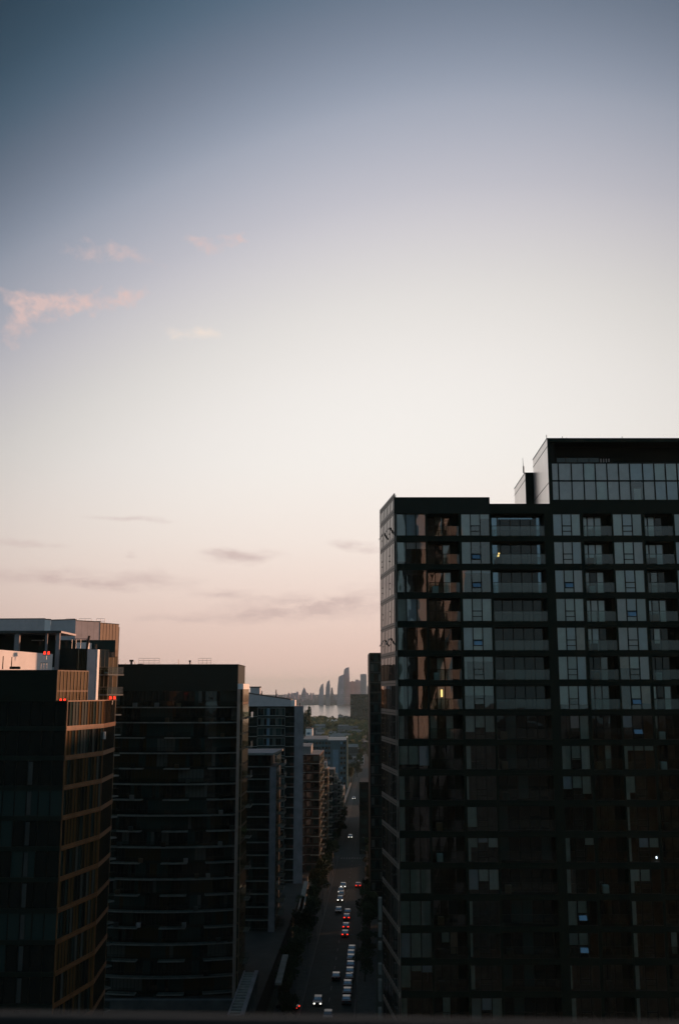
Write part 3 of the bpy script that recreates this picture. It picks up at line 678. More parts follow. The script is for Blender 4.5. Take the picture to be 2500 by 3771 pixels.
# upper drum
dp = [(Xat(-260, YB), YB + 10), (Xat(153, YB + 9), YB + 9), (Xat(176, YB + 9.6), YB + 9.6), (Xat(268, YB + 8), YB + 8)]
d4 = along(dp[-1], 47, 360); d5 = along(d4, 30, 438, 2330)
dp += [d4, d5]
tops = [Zat(y, p[1]) for y, p in zip((2279, 2281, 2282, 2284, 2293, 2302), dp)]
nm_ = ['pale_metal', 'pale_wall', 'pale_metal', 'pale_metal', 'brown_panel']
zbB = Zat(2440, YB)
mb = MB(); mb.prism([(p[0] * 1.0, p[1] + .6) for p in dp] + [(d5[0] - 3.2, d5[1] + 8), (dp[0][0], d5[1] + 10)], zbB - 4, min(tops) - .3, 'grey_concrete'); mb.build('drum_core', tB)
for i in range(5):
    fc = Face(dp[i], dp[i + 1]); mb = MB(); n = max(1, int(fc.L / (1.1 if i < 4 else .7)))
    zt = (tops[i] + tops[i + 1]) / 2
    for j in range(n):
        fc.box(mb, fc.L * j / n, fc.L * (j + 1) / n - (.02 if i < 4 else .12), zbB - 3, zt, -.3, 0 if i < 4 else .06, nm_[i])
    if i == 4: fc.box(mb, 0, fc.L, zbB - 3, zt - .05, -.32, 0, 'brick' if False else 'brown_panel')
    fc.box(mb, 0, fc.L, zt, zt + .12, -.35, .08, 'dark_concrete')
    mb.build('ribbed_corner_wall' if i == 4 else 'drum_panel', tB)
roofstuff(tB, [('box', 88, 1.3, 1.0), ('pole', 22, 0, .5), ('rail', 236, 1.6, 1), ('rail', 285, 2.2, 1), ('pole', 288, 0, 1.0), ('pole', 330, 0, .6), ('rail', 350, 1.5, 1)], YB + 14, zBt - .2)
# canopy
zc = Zat(2330, YB - 14); YK = YB - 14
mb = MB(); mb.box(-75, Xat(214, YK), YK, YK + 9, zc, zc + .28, 'pale_metal'); mb.box(-75, Xat(216, YK), YK - .06, YK, zc - .05, zc + .3, 'dark_concrete'); mb.build('roof_canopy', tB)
for x, w_ in ((50, .7), (160, .3), (202, .55)):
    mb = MB(); mb.box(Xat(x, YK) - w_ / 2, Xat(x, YK) + w_ / 2, YK + .3, YK + .3 + w_, zc - 7, zc, 'concrete'); mb.build('column', tB)
mb = MB(); mb.box(-75, Xat(196, YK + 6), YK + 6, YK + 6.3, zc - 5, zc, 'dark_panel'); Face((-75, YK + 6), (Xat(196, YK + 6), YK + 6)).quad(mb, 28, 40, zc - 3.5, zc - .8, .05, 'teal_pane'); mb.build('deck_wall', tB)
mb = MB(); mb.tube((Xat(100, YK + 4), YK + 5, Zat(2357, YK + 4)), (Xat(145, YK + 4), YK + 5, Zat(2357, YK + 4)), .07, .07, 'white_paint_metal'); mb.build('strip_light', tB)
lamp_pair(173, 2404, YK - 6, 'pair of red warning lamps above the pink lit parapet wall')
# pink-lit parapet wall (faces right)
w0 = (Xat(-70, YK - 12), YK - 16); w1 = along(w0, 22, 195, 2420)
WF = Face(w0, w1); mb = MB(); zw0, zw1 = Zat(2384, w0[1]), Zat(2409, w1[1])
zlow = Zat(2480, w1[1]); n = 6
mb.hexa([WF.pt(0, zlow - 3, 0), WF.pt(WF.L, zlow - 3, 0), WF.pt(WF.L, zlow - 3, -.4), WF.pt(0, zlow - 3, -.4), WF.pt(0, zw0, 0), WF.pt(WF.L, zw1, 0), WF.pt(WF.L, zw1, -.4), WF.pt(0, zw0, -.4)], 'pale_wall')
mb.build('parapet_wall', tB)
mb = MB(); mb.prism([(-75, w1[1] + .5), (w1[0] - .3, w1[1] + .5), (w1[0] - .3, YB - 2), (-75, YB - 2)], 0, zlow, 'dark_panel'); mb.build('lower_wall', tB)
mb = MB(); YV = YK - 14
for x, h in ((11, 48), (43, 45)): q = P(x, 2464, YV); mb.tube(q, (q[0], q[1], Zat(2464 - h, YV)), .08, .06, 'brown_panel')
q = P(50, 2464, YV); mb.box(q[0] - .5, q[0] + .8, YV, YV + .6, q[2], q[2] + .35, 'deep')
for x in (152, 162, 173): q = P(x, 2464, YV); mb.tube(q, (q[0], q[1], Zat(2441, YV)), .03)
q = P(150, 2441, YV); mb.tube(q, (q[0] + 1, q[1], q[2]), .03); mb.build('roof_pipe', tB)
# mid block right of it
YM = YB - 12
def blockpx(root, name, x0, x1, y0, y1, Y, dep, m, mtop=None, yref=2480):
    mb = MB(); xa, xb = Xat(x0, Y, yref), Xat(x1, Y, yref); mb.prism([(xa, Y), (xb, Y), (xb, Y + dep), (xa, Y + dep)], Zat(y1, Y), Zat(y0, Y), m, mtop); return mb.build(name, root)
blockpx(tB, 'stair_block_wall', 200, 278, 2387, 2470, YM, 6, 'dark_panel')
blockpx(tB, 'glazed_block_wall', 278, 321, 2389, 2470, YM - .4, 6, 'dark_panel')
GF = Face((Xat(278, YM - .4), YM - .4), (Xat(321, YM - .4), YM - .4)); f = MB(); g = MB()
for i in range(6): GF.quad(g, GF.L * i / 6 + .04, GF.L * (i + 1) / 6 - .04, Zat(2466, YM), Zat(2392, YM), .03, 'warm_pane', rng.uniform(-.02, .02)); GF.box(f, GF.L * i / 6 - .03, GF.L * i / 6 + .03, Zat(2466, YM), Zat(2392, YM), -.02, .1, 'bronze_light' if i == 1 else 'frame')
fo = f.build('stair_window', tB); g.build('pane', fo)
blockpx(tB, 'pale_plant_box', 276, 320, 2366, 2389, YM + 1, 2.5, 'pale_wall')
mb = MB(); YQ = YM - .6
for x in (265, 280, 297, 318): q = P(x, 2389, YQ); mb.tube(q, (q[0], YQ, Zat(2353, YQ)), .05)
q = P(265, 2353, YQ); mb.tube(q, (Xat(322, YQ), YQ, q[2]), .05); mb.tube(P(321, 2389, YQ), (Xat(321, YQ), YQ, Zat(2341, YQ)), .18, .18, 'brick'); mb.build('roof_rail', tB)
# grey pillar
YP = YM - 1.5
blockpx(tB, 'grey_pillar', 319, 351, 2391, 2640, YP, 1.2, 'pale_metal', yref=2500)
mb = MB(); q = Xat(351, YP); mb.box(q + .01, q + .18, YP - .05, YP + 1.2, 40, Zat(2391, YP), 'pale_wall'); mb.build('pillar_trim', tB)
# glass strip + lit right face
r0 = (Xat(352, YB - 9), YB - 9); r1 = (Xat(397, YB - 8), YB - 8); r2 = along(r1, 40, 431, 2500)
G1 = Face(r0, r1); G2 = Face(r1, r2); zg = Zat(2391, YB - 9); FB = 3.05
mb = MB(); mb.prism([(r0[0], r0[1] + .1), (r1[0] - .05, r1[1] + .1), (r2[0] - .1, r2[1] + .1), (r2[0] - 4, r2[1] + 8), (r0[0], r2[1] + 8)], 0, zg, 'brown_panel'); mb.build('corner_wall', tB)
nB = 22
ribbon(G1, tB, zg - FB * 4, 4, FB, .75, ['warm_pane', 'bronze_pane', 'pale_pane', 'dark_pane'], 'corner_window', .35, .1, .02, mull='bronze_light')
ribbon(G2, tB, zg - FB * (nB - 1) - .9, nB - 1, FB, .8, ['bronze_pane', 'bronze_pane', 'warm_pane'], 'corner_window', .15, .12, .02, mull='bronze_light')
for i in range(2, 20):
    z = Zat(2486, YB) - FB * (i - 2)
    if i < 4: balcony(G2, tB, -1.2 if i < 4 else 1, G2.L + .2, z, 1.5 if i < 4 else 1.1, rail='pale_railing' if False else 'rail_glass')
    else: balcony(G2, tB, G2.L - 2.0, G2.L + .2, z, 1.25)
for i in (2, 3, 4):
    z = Zat(2486, YB) - FB * (i - 2); balcony(G1, tB, .2, G1.L - .3, z, .5, rh=1.0)

# ------------------------------------------------------------ E: tower with concrete end wall, white sloping penthouse
YE = 312.0; FE = 3.0
tE = thing('balcony_tower', 'apartment tower with full height grey end wall and pale sloping rooftop, beyond the curved block', 'building', (-20, YE + 10, 0))
xE0, xE1, xE2 = Xat(880, YE), Xat(1084, YE, 2700), Xat(1117, YE, 2700); zE = Zat(2604, YE)
mb = MB(); mb.box(xE0, xE1, YE + 1.4, YE + 22, 0, zE, 'dark_panel'); mb.build('wall', tE)
mb = MB(); mb.prism([(xE1, YE - .3), (xE2, YE - .3), (xE2 - .9, YE + 22), (xE1 - 1, YE + 22)], 0, zE + .25, 'concrete'); mb.build('concrete_end_wall', tE)
mb = MB(); mb.box(xE0, xE1, YE - .2, YE + 22, zE - .05, zE + .2, 'black_panel'); mb.build('roof_slab', tE)
EF = Face((xE0, YE + 1.4), (xE1, YE + 1.4)); fx0, fx1 = Xat(951, YE) - xE0, Xat(1049, YE) - xE0
for k_ in range(20):
    z0 = zE - FE * (k_ + 1); 
    f = MB(); g = MB()
    EF.box(f, fx0 - .12, fx0, z0 + .5, z0 + FE - .35, -.2, 1.5, 'slab_edge'); EF.box(f, fx1, fx1 + .12, z0 + .5, z0 + FE - .35, -.2, 1.5, 'slab_edge')
    EF.box(f, fx0 - .12, fx1 + .12, z0 + FE - .35, z0 + FE - .22, -.2, 1.5, 'slab_edge'); EF.box(f, fx0 - .12, fx1 + .12, z0 + .3, z0 + .5, -.2, 1.5, 'slab_edge')
    n = 9; w_ = (fx1 - fx0) / n
    for i in range(n):
        m_ = 'blue_strip' if i == 3 else rng.choice(['dark_pane', 'teal_pane', 'dark_pane', 'teal_pane', 'pale_pane'])
        EF.quad(g, fx0 + i * w_ + .04, fx0 + (i + 1) * w_ - .04, z0 + .5, z0 + FE - .35, 1.3, m_); EF.box(f, fx0 + i * w_ - .04, fx0 + i * w_ + .04, z0 + .5, z0 + FE - .35, 1.2, 1.38, 'slab_edge' if i % 2 == 0 else 'dark_concrete')
    fo = f.build('framed_window_bay', tE); g.build('pane', fo)
    balcony(EF, tE, fx1 + .2, EF.L - .02, z0 + .25, 1.45, .18); balcony(EF, tE, fx0 - 3, fx0 - .2, z0 + .25, 1.45, .18)
ex0, ex1 = Xat(900, YE + 4), Xat(1071, YE + 4); mb = MB()
zz0 = zE + .2
tl = [Zat(2552, YE + 4), Zat(2577, YE + 4)]
mb.hexa([(ex0, YE + 4, zz0), (ex1, YE + 4, zz0), (ex1, YE + 16, zz0), (ex0, YE + 16, zz0), (ex0, YE + 4, tl[0]), (ex1, YE + 4, tl[1]), (ex1, YE + 16, tl[1]), (ex0, YE + 16, tl[0])], 'pale_metal')
mb.hexa([(ex0, YE + 3.9, tl[0]), (ex1 + .1, YE + 3.9, tl[1]), (ex1 + .1, YE + 16, tl[1]), (ex0, YE + 16, tl[0]), (ex0, YE + 3.9, tl[0] + .25), (ex1 + .1, YE + 3.9, tl[1] + .25), (ex1 + .1, YE + 16, tl[1] + .25), (ex0, YE + 16, tl[0] + .25)], 'dark_concrete')
mb.build('sloping_penthouse', tE)
mb = MB(); mb.box(ex1, Xat(1086, YE + 4), YE + 4.5, YE + 14, zz0, tl[1] - .1, 'pale_wall'); mb.build('penthouse_end_wall', tE)
mb = MB(); q = Xat(922, YE + 8); mb.box(q, q + 3.0, YE + 8, YE + 11, tl[0] - .4, tl[0] + 1.7, 'pale_metal'); mb.box(q - .3, q + 3.3, YE + 7.8, YE + 11.2, tl[0] + 1.7, tl[0] + 2.0, 'dark_concrete')
for x, h in ((965, 1.6), (1017, 2.0), (1105, 1.2)): q = Xat(x, YE + 6); zz = Zat(2563, YE + 6) if x < 1100 else zE; mv = MB(); mv.tube((q, YE + 6, zz - .8), (q, YE + 6, zz + h), .16, .12, 'brick'); mv.build('roof_pipe', tE)
mb.build('roof_unit', tE)

# ------------------------------------------------------------ F: lower slab tower in front of E
YF = 251.0; FF = 2.97
tF = thing('slab_tower', 'dark slab tower with overhanging pale flat roof, between curved block and end-wall tower', 'building', (-20, YF + 6, 0))
xF0, xF1, xF2 = Xat(880, YF), Xat(992, YF, 3000), Xat(1015, YF, 3000); zF = Zat(2780, YF)
mb = MB(); mb.box(xF0, xF1, YF + 1.5, YF + 18, 0, zF, 'dark_panel'); mb.box(xF1, xF2, YF + .1, YF + 18, 0, zF - 3, 'concrete'); mb.build('wall', tF)
r1_ = along((xF2 - .3, YF - 1), 2.3, 1044, 2755)
mb = MB(); mb.prism([(xF0, YF - 1), (Xat(1008, YF - 1, 2760), YF - 1), (Xat(1044, YF + 18, 2757), YF + 18), (xF0, YF + 18)], zF, zF + .5, 'slab_edge', 'concrete'); mb.build('roof', tF)
FR = Face((xF2, YF + .1), (xF2 + .6, YF + 16))
for k_ in range(17):
    z0 = zF - FF * (k_ + 1) - .0
    FFc = Face((xF0, YF + 1.5), (xF1, YF + 1.5)); f = MB(); g = MB()
    n = 8
    for i in range(n): FFc.quad(g, FFc.L * i / n + .03, FFc.L * (i + 1) / n - .03, z0 + .3, z0 + FF - .2, .03, rng.choice(['dark_pane'] * 4 + ['teal_pane']))
    for i in range(n + 1): FFc.box(f, max(0, FFc.L * i / n - .03), FFc.L * i / n + .03, z0 + .3, z0 + FF - .2, -.02, .08, 'frame')
    fo = f.build('window_band', tF); g.build('pane', fo)
    balcony(FFc, tF, .2, FFc.L - .02, z0 + .2, 1.45, .18)
    f = MB(); g = MB(); 
    for i in range(4): FR.quad(g, 1 + i * 3, 3.6 + i * 3, z0 + .5, z0 + FF - .3, .04, rng.choice(['bronze_pane', 'warm_pane']))
    FR.box(f, .1, FR.L, z0 + .1, z0 + .4, 0, .08, 'brown_panel'); fo = f.build('side_window', tF); g.build('pane', fo)
    balcony(FR, tF, 5.5, 10.5, z0 + .3, 1.6, .2)

# ------------------------------------------------------------ terraced blocks down the left of the street
blk = [(352, 28, -10.2, 40.5, 'tallest of the terraced street blocks, brown lit balconies', 'brick'), (384, 10, -9.0, 33.5, 'narrow brick terraced block stepping down toward the cross street', 'brown_panel'),
       (426, 13, -8.6, 30, 'first terraced block past the cross street, dark grey with stepped top', 'dark_concrete'), (440, 12, -8.1, 26.5, 'pale concrete terraced block, second past the cross street', 'concrete'),
       (453, 11, -8.3, 24, 'brown terraced block squeezed between pale and grey blocks', 'brown_panel'), (465, 14, -7.8, 21.5, 'low grey terraced block with many small balconies', 'grey_concrete'), (480, 16, -8.0, 18, 'lowest balconied terraced block before the blue block', 'dark_concrete'),
       (520, 60, -9.5, 10, 'long low street building with flat pale roof beyond the terraces', 'grey_concrete')]
for i, (Y0, dp_, off, h, lab, m_) in enumerate(blk):
    Xr = road_c(Y0) + off; t_ = thing('terraced_block', lab, 'building', (Xr - 10, Y0 + dp_ / 2, 0), group='terraced blocks along the street')
    mb = MB(); mb.prism([(Xr - 26, Y0), (Xr, Y0), (Xr + dp_ * .04, Y0 + dp_), (Xr - 26, Y0 + dp_)], 0, h, m_, 'roof_pale'); mb.build('wall', t_)
    mb = MB(); mb.box(Xr - 14, Xr - 3, Y0 + 3, Y0 + dp_ - 2, h, h + 2.6, 'roof_pale'); mb.build('roof_house', t_)
    fr_ = Face((Xr - 26, Y0), (Xr, Y0)); sd_ = Face((Xr, Y0), (Xr + dp_ * .04, Y0 + dp_))
    nfl = int(h / 3)
    if h > 12:
        for k_ in range(nfl):
            z0 = h - 3 * (k_ + 1)
            f = MB(); g = MB()
            for fc in (fr_, sd_):
                n = max(3, int(fc.L / 2.2))
                for j in range(n): fc.quad(g, fc.L * j / n + .35, fc.L * (j + 1) / n - .3, z0 + .8, z0 + 2.5, .04, rng.choice(['dark_pane', 'teal_pane', 'bronze_pane' if fc is sd_ else 'dark_pane', 'pale_pane']))
                fc.box(f, 0, fc.L, z0 + .0, z0 + .18, -.02, .1, 'slab_edge')
            fo = f.build('window_band', t_); g.build('pane', fo)
            balcony(sd_, t_, 1, min(dp_ - 1, 4.6), z0 + .1, 1.4, .2); 
            if dp_ > 14: balcony(sd_, t_, dp_ * .55, dp_ * .55 + 4, z0 + .1, 1.4, .2)
            balcony(fr_, t_, 17, 21, z0 + .1, 1.4, .2)
            if k_ % 2 == 0: balcony(fr_, t_, 23, 26, z0 + .1, 1.4, .2)
    else:
        f = MB(); 
        for j in range(8): sd_.quad(f, 2 + j * 7, 6 + j * 7, 2, 6, .05, 'teal_pane')
        f.build('shop_window', t_)
# podium with slatted pergola
tP = thing('podium_building', 'low podium with pale sloping pergola roof beside the street, bottom centre left', 'building', (-18, 200, 0))
Xp = road_c(205) - 11
mb = MB(); mb.prism([(-60, 160), (road_c(160) - 12, 160), (road_c(330) - 12, 330), (-60, 330)], 0, 5.5, 'dark_concrete', 'roof_dark'); mb.build('wall', tP)
mb = MB(); q0 = P(894, 3742, 194); 
za = 9.0
def onz(x, y, z): a, b, c = ray(x, y); s = (z - HC) / c; return (a * s, b * s, z)
e0, e1 = onz(897, 3745, za), onz(950, 3580, za)
ef = Face(e0, e1)
for i in range(16): ef.box(mb, ef.L * i / 16, ef.L * i / 16 + ef.L * .04, za - .1, za + .15, -2.6, .1, 'slab_edge')
ef.box(mb, 0, ef.L, za + .15, za + .35, -.6, .12, 'concrete'); ef.box(mb, 0, ef.L, za + .15, za + .3, -2.7, -2.4, 'concrete'); mb.build('pergola_roof', tP)
mb = MB()
for i in range(7): ef.box(mb, ef.L * i / 6.2, ef.L * i / 6.2 + .25, 0, za, -.3, 0, 'grey_concrete')
mb.build('pergola_post', tP)
mb = MB(); mb.box(-45, e0[0] - 3, 192, 193, 5.5, 7.2, 'grey_concrete'); mb.build('terrace_wall', tP)
for (x0_, y0_, x1_, y1_) in ((1036, 3620, 1062, 3515), (1110, 3365, 1135, 3245), (1118, 3358, 1128, 3300)):
    p0_, p1_ = onz(x0_, y0_, 8), onz(x1_, y1_, 8); fc = Face(p0_, p1_); mb = MB(); fc.box(mb, 0, fc.L, 7.6, 8, -1.2, 0, 'slab_edge'); fc.box(mb, 0, fc.L, 5.4, 7.6, -.9, -.7, 'dark_concrete'); mb.build('terrace_canopy', tP)

# ------------------------------------------------------------ right side of the street
YT = 300.0
tT = thing('narrow_tower', 'slim dark glass tower showing left of the black tower, behind it', 'building', (24, YT + 8, 0))
xT0 = Xat(1361, YT); zT = Zat(2404, YT)
mb = MB(); mb.box(xT0, xT0 + 34, YT + .1, YT + 18, 0, zT, 'dark_panel'); mb.build('wall', tT)
T1 = Face((xT0, YT), (xT0 + 34, YT))
for k_ in range(23):
    z0 = zT - 2.95 * (k_ + 1); f = MB(); g = MB()
    for i in range(14):
        T1.quad(g, .3 + i * 2.4, 1.25 + i * 2.4, z0 + .5, z0 + 2.5, .03, rng.choice(['dark_pane', 'teal_pane', 'teal_pane', 'dark_pane', 'pale_pane'])); T1.quad(g, 1.35 + i * 2.4, 2.3 + i * 2.4, z0 + .5, z0 + 2.5, .03, rng.choice(['dark_pane', 'teal_pane', 'dark_pane']))
    T1.box(f, 0, 34, z0, z0 + .2, 0, .12, 'dark_concrete'); T1.box(f, 0, .15, z0, z0 + 2.95, 0, .1, 'frame')
    fo = f.build('window_band', tT); g.build('pane', fo)
def plain_building(name, label, poly, h, m_, top='roof_dark', floors=None, panes=('dark_pane', 'teal_pane'), group=None, faces=None):
    cx = sum(p[0] for p in poly) / len(poly); cy = sum(p[1] for p in poly) / len(poly)
    t_ = thing(name, label, 'building', (cx, cy, 0), group=group)
    mb = MB(); mb.prism(poly, 0, h, m_, top); mb.build('wall', t_)
    mb = MB(); mb.prism([(cx + (p[0] - cx) * .4, cy + (p[1] - cy) * .4) for p in poly], h, h + 2.2, m_, top); mb.build('roof_house', t_)
    n = len(poly)
    for i in (faces if faces is not None else range(n)):
        fc = Face(poly[i], poly[(i + 1) % n]); g = MB(); fl_ = floors or int(h / 3.2); fh = h / fl_; c = max(2, int(fc.L / 3.4))
        for k_ in range(fl_):
            for j in range(c): fc.quad(g, fc.L * j / c + .5, fc.L * (j + 1) / c - .5, k_ * fh + .9, (k_ + 1) * fh - .5, .05, rng.choice(panes))
        g.build('window_bank', t_)
    return t_
plain_building('unseen_sun_block', 'unseen dark slab behind the black tower, added to block the low sun', [(14, 134), (70, 134), (75, 285), (19, 285)], 60.5, 'dark_panel', faces=[3])  # added out of view to keep low sun off the left buildings
plain_building('street_block', 'dark low block at the right kerb beyond the slim tower', [(Xat(1322, 400), 402), (60, 402), (62, 520), (Xat(1322, 400) + 5, 520)], 27, 'dark_panel', faces=[0, 3])
gt = MB(); q0, q1 = P(1373, 3060, 398), P(1402, 3056, 398); gt.tube(q0, q1, .12, .12, 'green_lamp'); gt.tube((q0[0], 400, q0[2]), (q0[0], 398, q0[2]), .05); gt.tube((q1[0], 400, q1[2]), (q1[0], 398, q1[2]), .05)
tag(gt.build('neon_tube'), 'thin green glowing tube light low on the dark right block', 'tube light')
# behind the photographer: own tower and a neighbour whose reflection shows in the glass
tq = plain_building('tower_behind', 'tall dark apartment tower with pale angled piers behind the viewpoint', [(19, -90), (33.5, -90), (33.5, -76), (30, -68), (24.5, -68), (21, -60), (19, -60)], 130, 'dark_panel', faces=[3])
for a_, b_ in (((24.5, -68), (21, -60)), ((33.5, -76), (30, -68))):
    mb = MB(); Face(a_, b_).box(mb, 0, 8.6, 0, 131, -.1, .25, 'bright_pier'); mb.build('pale_pier', tq)
plain_building('home_tower', 'dark apartment tower carrying the viewpoint balcony', [(-110, -30), (12, -30), (12, -1.2), (-110, -1.2)], 92, 'home_wall', faces=[3])
plain_building('opposite_tower', 'dark tower behind the viewpoint across the side street', [(60, -60), (110, -60), (110, -35), (60, -35)], 52, 'dark_panel', faces=[2])

# balcony rail along the bottom of the frame
rl = thing('balcony_railing', 'blurred dark handrail running along the bottom edge of the picture', 'railing', (0, .95, HC - .55))
def rp(x, y, Y): return P(x, y, Y)
p0_, p1_ = P(-900, 3722 + 125, .95), P(3400, 3790 + 125, .95)
mb = MB(); mb.tube(p0_, p1_, .03, .03, 'rail_paint', 20); mb.build('handrail', rl)
mb = MB(); mb.box(-1.2, 1.2, .93, .945, HC - 1.5, HC - .52, 'rail_glass'); mb.build('glass_panel', rl)
mb = MB(); mb.box(-4, 4, -1.2, 1.05, HC - 1.72, HC - 1.52, 'concrete'); tag(mb.build('balcony_slab'), 'concrete balcony floor under the viewpoint', 'balcony floor')

# ------------------------------------------------------------ mid distance
tU = thing('blue_block', 'blue grey block with pale blue stripe closing the left of the street', 'building', (-8, 690, 0))
xa, xb = Xat(1118, 670), Xat(1276, 670); zt = Zat(2726, 670)
mb = MB(); mb.box(xa, xb, 670, 720, 0, zt, 'blue_wall'); mb.build('wall', tU)
mb = MB(); mb.box(xa, xa + 16, 669.6, 720, zt, zt + .8, 'roof_pale'); mb.build('roof_edge', tU)
U = Face((xa, 670), (xb, 670)); mb = MB(); s0_ = Xat(1226, 670) - xa; U.box(mb, s0_, s0_ + 3.6, 0, zt - 6, 0, .3, 'blue_strip'); mb.build('stripe_panel', tU)
for k_ in range(9):
    g = MB()
    for j in range(14):
        if abs(j * 2 + 1 - s0_ - 1.8) < 2.4: continue
        U.quad(g, j * 2 + .3, j * 2 + 1.7, zt - 3.2 * (k_ + 1) + .6, zt - 3.2 * (k_ + 1) + 2.3, .05, rng.choice(['dark_pane', 'teal_pane', 'dark_pane', 'blue_strip' if rng.random() < .3 else 'dark_pane']))
    g.build('window_band', tU)
mb = MB(); mb.box(xb, xb + 1.0, 669, 700, 0, zt + 1.5, 'bronze_light'); mb.build('corner_pier', tU)
tV = thing('white_billboard_building', 'white walled box with faded blue marks above the blue block roof', 'building', (Xat(1138, 760), 765, 0))
xa, xb = Xat(1127, 760), Xat(1151, 760); mb = MB(); mb.box(xa, xb, 760, 775, 0, Zat(2683, 760), 'pale_wall'); mb.build('wall', tV)
mb = MB(); mb.box(xa + .8, xa + 3.2, 759.8, 760, Zat(2705, 760), Zat(2697, 760), 'blue_strip'); mb.build('painted_panel', tV)
mb = MB(); mb.box(xa - .1, xb + .1, 759.7, 775.2, Zat(2683, 760), Zat(2680, 760), 'brick'); mb.build('roof_edge', tV)
tW = thing('distant_slab_block', 'long dark apartment slab standing before the lake, left of the slim tower', 'building', (40, 1810, 0))
Yw = 1800; xa, xb = Xat(1290, Yw), Xat(1380, Yw); mb = MB(); mb.box(xa, xb, Yw, Yw + 18, 0, Zat(2558, Yw), 'dark_concrete'); mb.build('wall', tW)
mb = MB(); mb.box(xa, xb, Yw - .3, Yw + 18.3, Zat(2558, Yw), Zat(2555.5, Yw), 'grey_concrete'); mb.build('roof', tW)
W = Face((xa, Yw), (xb, Yw))
for k_ in range(18):
    g = MB()
    for j in range(14): W.quad(g, j * 3.1 + .5, j * 3.1 + 2.6, 2 + k_ * 3, 3.9 + k_ * 3, .1, rng.choice(['dark_pane', 'pale_pane', 'dark_pane']))
    g.build('window_band', tW)
for nm, x0, x1, y0, Y, m_, lab in (('white_house', 1201, 1245, 2655, 1500, 'pale_metal', 'pale grey house with gables among lakeside trees'), ('terrace_flats', 1254, 1302, 2640, 1700, 'grey_concrete', 'grey stepped flats below the dark slab block'),
                                 ('townhouse_row', 1205, 1222, 2690, 1150, 'grey_concrete', 'small grey house over the blue block'), ('warehouse', 1250, 1345, 2690, 1000, 'brick', 'low wide red brown warehouse with flat roof'),
                                 ('flat_roof_store', 1155, 1262, 2714, 860, 'roof_dark', 'low dark store with long flat roof behind the blue block'), ('depot', 1298, 1375, 2732, 760, 'grey_concrete', 'depot with pale flat roof right of the road'),
                                 ('garage', 1298, 1340, 2788, 640, 'pale_metal', 'small pale roofed garage beside the road'), ('corner_shop', 1312, 1330, 2758, 720, 'grey_concrete', 'tiny grey corner shop right of the road'), ('church_hall', 1330, 1372, 2662, 1400, 'grey_concrete', 'long grey hall at the foot of the slab block'),
                                 ('lakeside_flats', 1245, 1263, 2628, 2100, 'pale_metal', 'narrow pale flats near the water')):
    h = {'white_house': 12, 'terrace_flats': 15, 'lakeside_flats': 16, 'church_hall': 9}.get(nm, 6.5); a_, b_, c_ = ray(1250, y0); Y = min(1990, (HC - h) / (-c_ / b_)); xa, xb = Xat(x0, Y), Xat(x1, Y)
    t_ = thing(nm, lab, 'building', ((xa + xb) / 2, Y + 6, 0)); mb = MB(); mb.box(xa, xb, Y, Y + 16, 0, h, m_); mb.build('wall', t_)
    mb = MB()
    if 'house' in nm and 'row' not in nm and nm != 'warehouse':
        n = 3; w_ = (xb - xa) / n
        for i in range(n): mb.prism([(xa + i * w_, Y - .4), (xa + (i + 1) * w_, Y - .4), (xa + (i + 1) * w_, Y + 16), (xa + i * w_, Y + 16)], h, h + .4, 'roof_pale'); q = xa + (i + .5) * w_; mb.poly([(q - w_ * .5, Y - .4, h + .4), (q + w_ * .5, Y - .4, h + .4), (q, Y - .4, h + w_ * .4)], 'pale_wall'); mb.poly([(q - w_ * .5, Y - .4, h + .4), (q, Y - .4, h + w_ * .4), (q, Y + 16, h + w_ * .4), (q - w_ * .5, Y + 16, h + .4)], 'roof_pale'); mb.poly([(q + w_ * .5, Y - .4, h + .4), (q + w_ * .5, Y + 16, h + .4), (q, Y + 16, h + w_ * .4), (q, Y - .4, h + w_ * .4)], 'roof_pale')
    else: mb.box(xa - .3, xb + .3, Y - .3, Y + 16.3, h, h + .4, 'roof_pale'); mb.box(xa + (xb - xa) * .3, xa + (xb - xa) * .5, Y + 4, Y + 9, h + .4, h + 2, 'grey_concrete')
    mb.build('roof', t_)
    fc = Face((xa, Y), (xb, Y)); g = MB(); n = max(3, int(fc.L / 3))
    for k_ in range(max(1, int(h / 3.2))):
        for j in range(n): fc.quad(g, fc.L * j / n + .6, fc.L * (j + 1) / n - .5, k_ * 3.2 + 1, k_ * 3.2 + 2.5, .06, rng.choice(['dark_pane', 'teal_pane']))
    g.build('window_bank', t_)
for i in range(90):       # small houses in the quarter before the lake
    Y = rng.uniform(780, 1600); x = rng.uniform(1125, 1365)
    X = Xat(x, Y); 
    if abs(X - road_c(Y)) < 14: continue
    h = rng.uniform(5, 10); w_ = rng.uniform(8, 20); mb = MB(); mm = rng.choice(['grey_concrete', 'brick', 'dark_concrete', 'pale_metal', 'brick'])
    hs = thing('small_house', 'small low house among the trees before the lake', 'house', (X, Y, 0), group='small houses before the lake')
    mb.box(X - w_ / 2, X + w_ / 2, Y, Y + 12, 0, h, mm); mb.build('wall', hs)
    mb = MB(); rm = rng.choice(['roof_dark', 'roof_pale', 'grey_concrete'])
    mb.poly([(X - w_ / 2 - .4, Y - .4, h), (X + w_ / 2 + .4, Y - .4, h), (X + w_ / 2 + .4, Y + 6, h + 2.6), (X - w_ / 2 - .4, Y + 6, h + 2.6)], rm); mb.poly([(X - w_ / 2 - .4, Y + 12.4, h), (X + w_ / 2 + .4, Y + 12.4, h), (X + w_ / 2 + .4, Y + 6, h + 2.6), (X - w_ / 2 - .4, Y + 6, h + 2.6)][::-1], rm); mb.build('roof', hs)
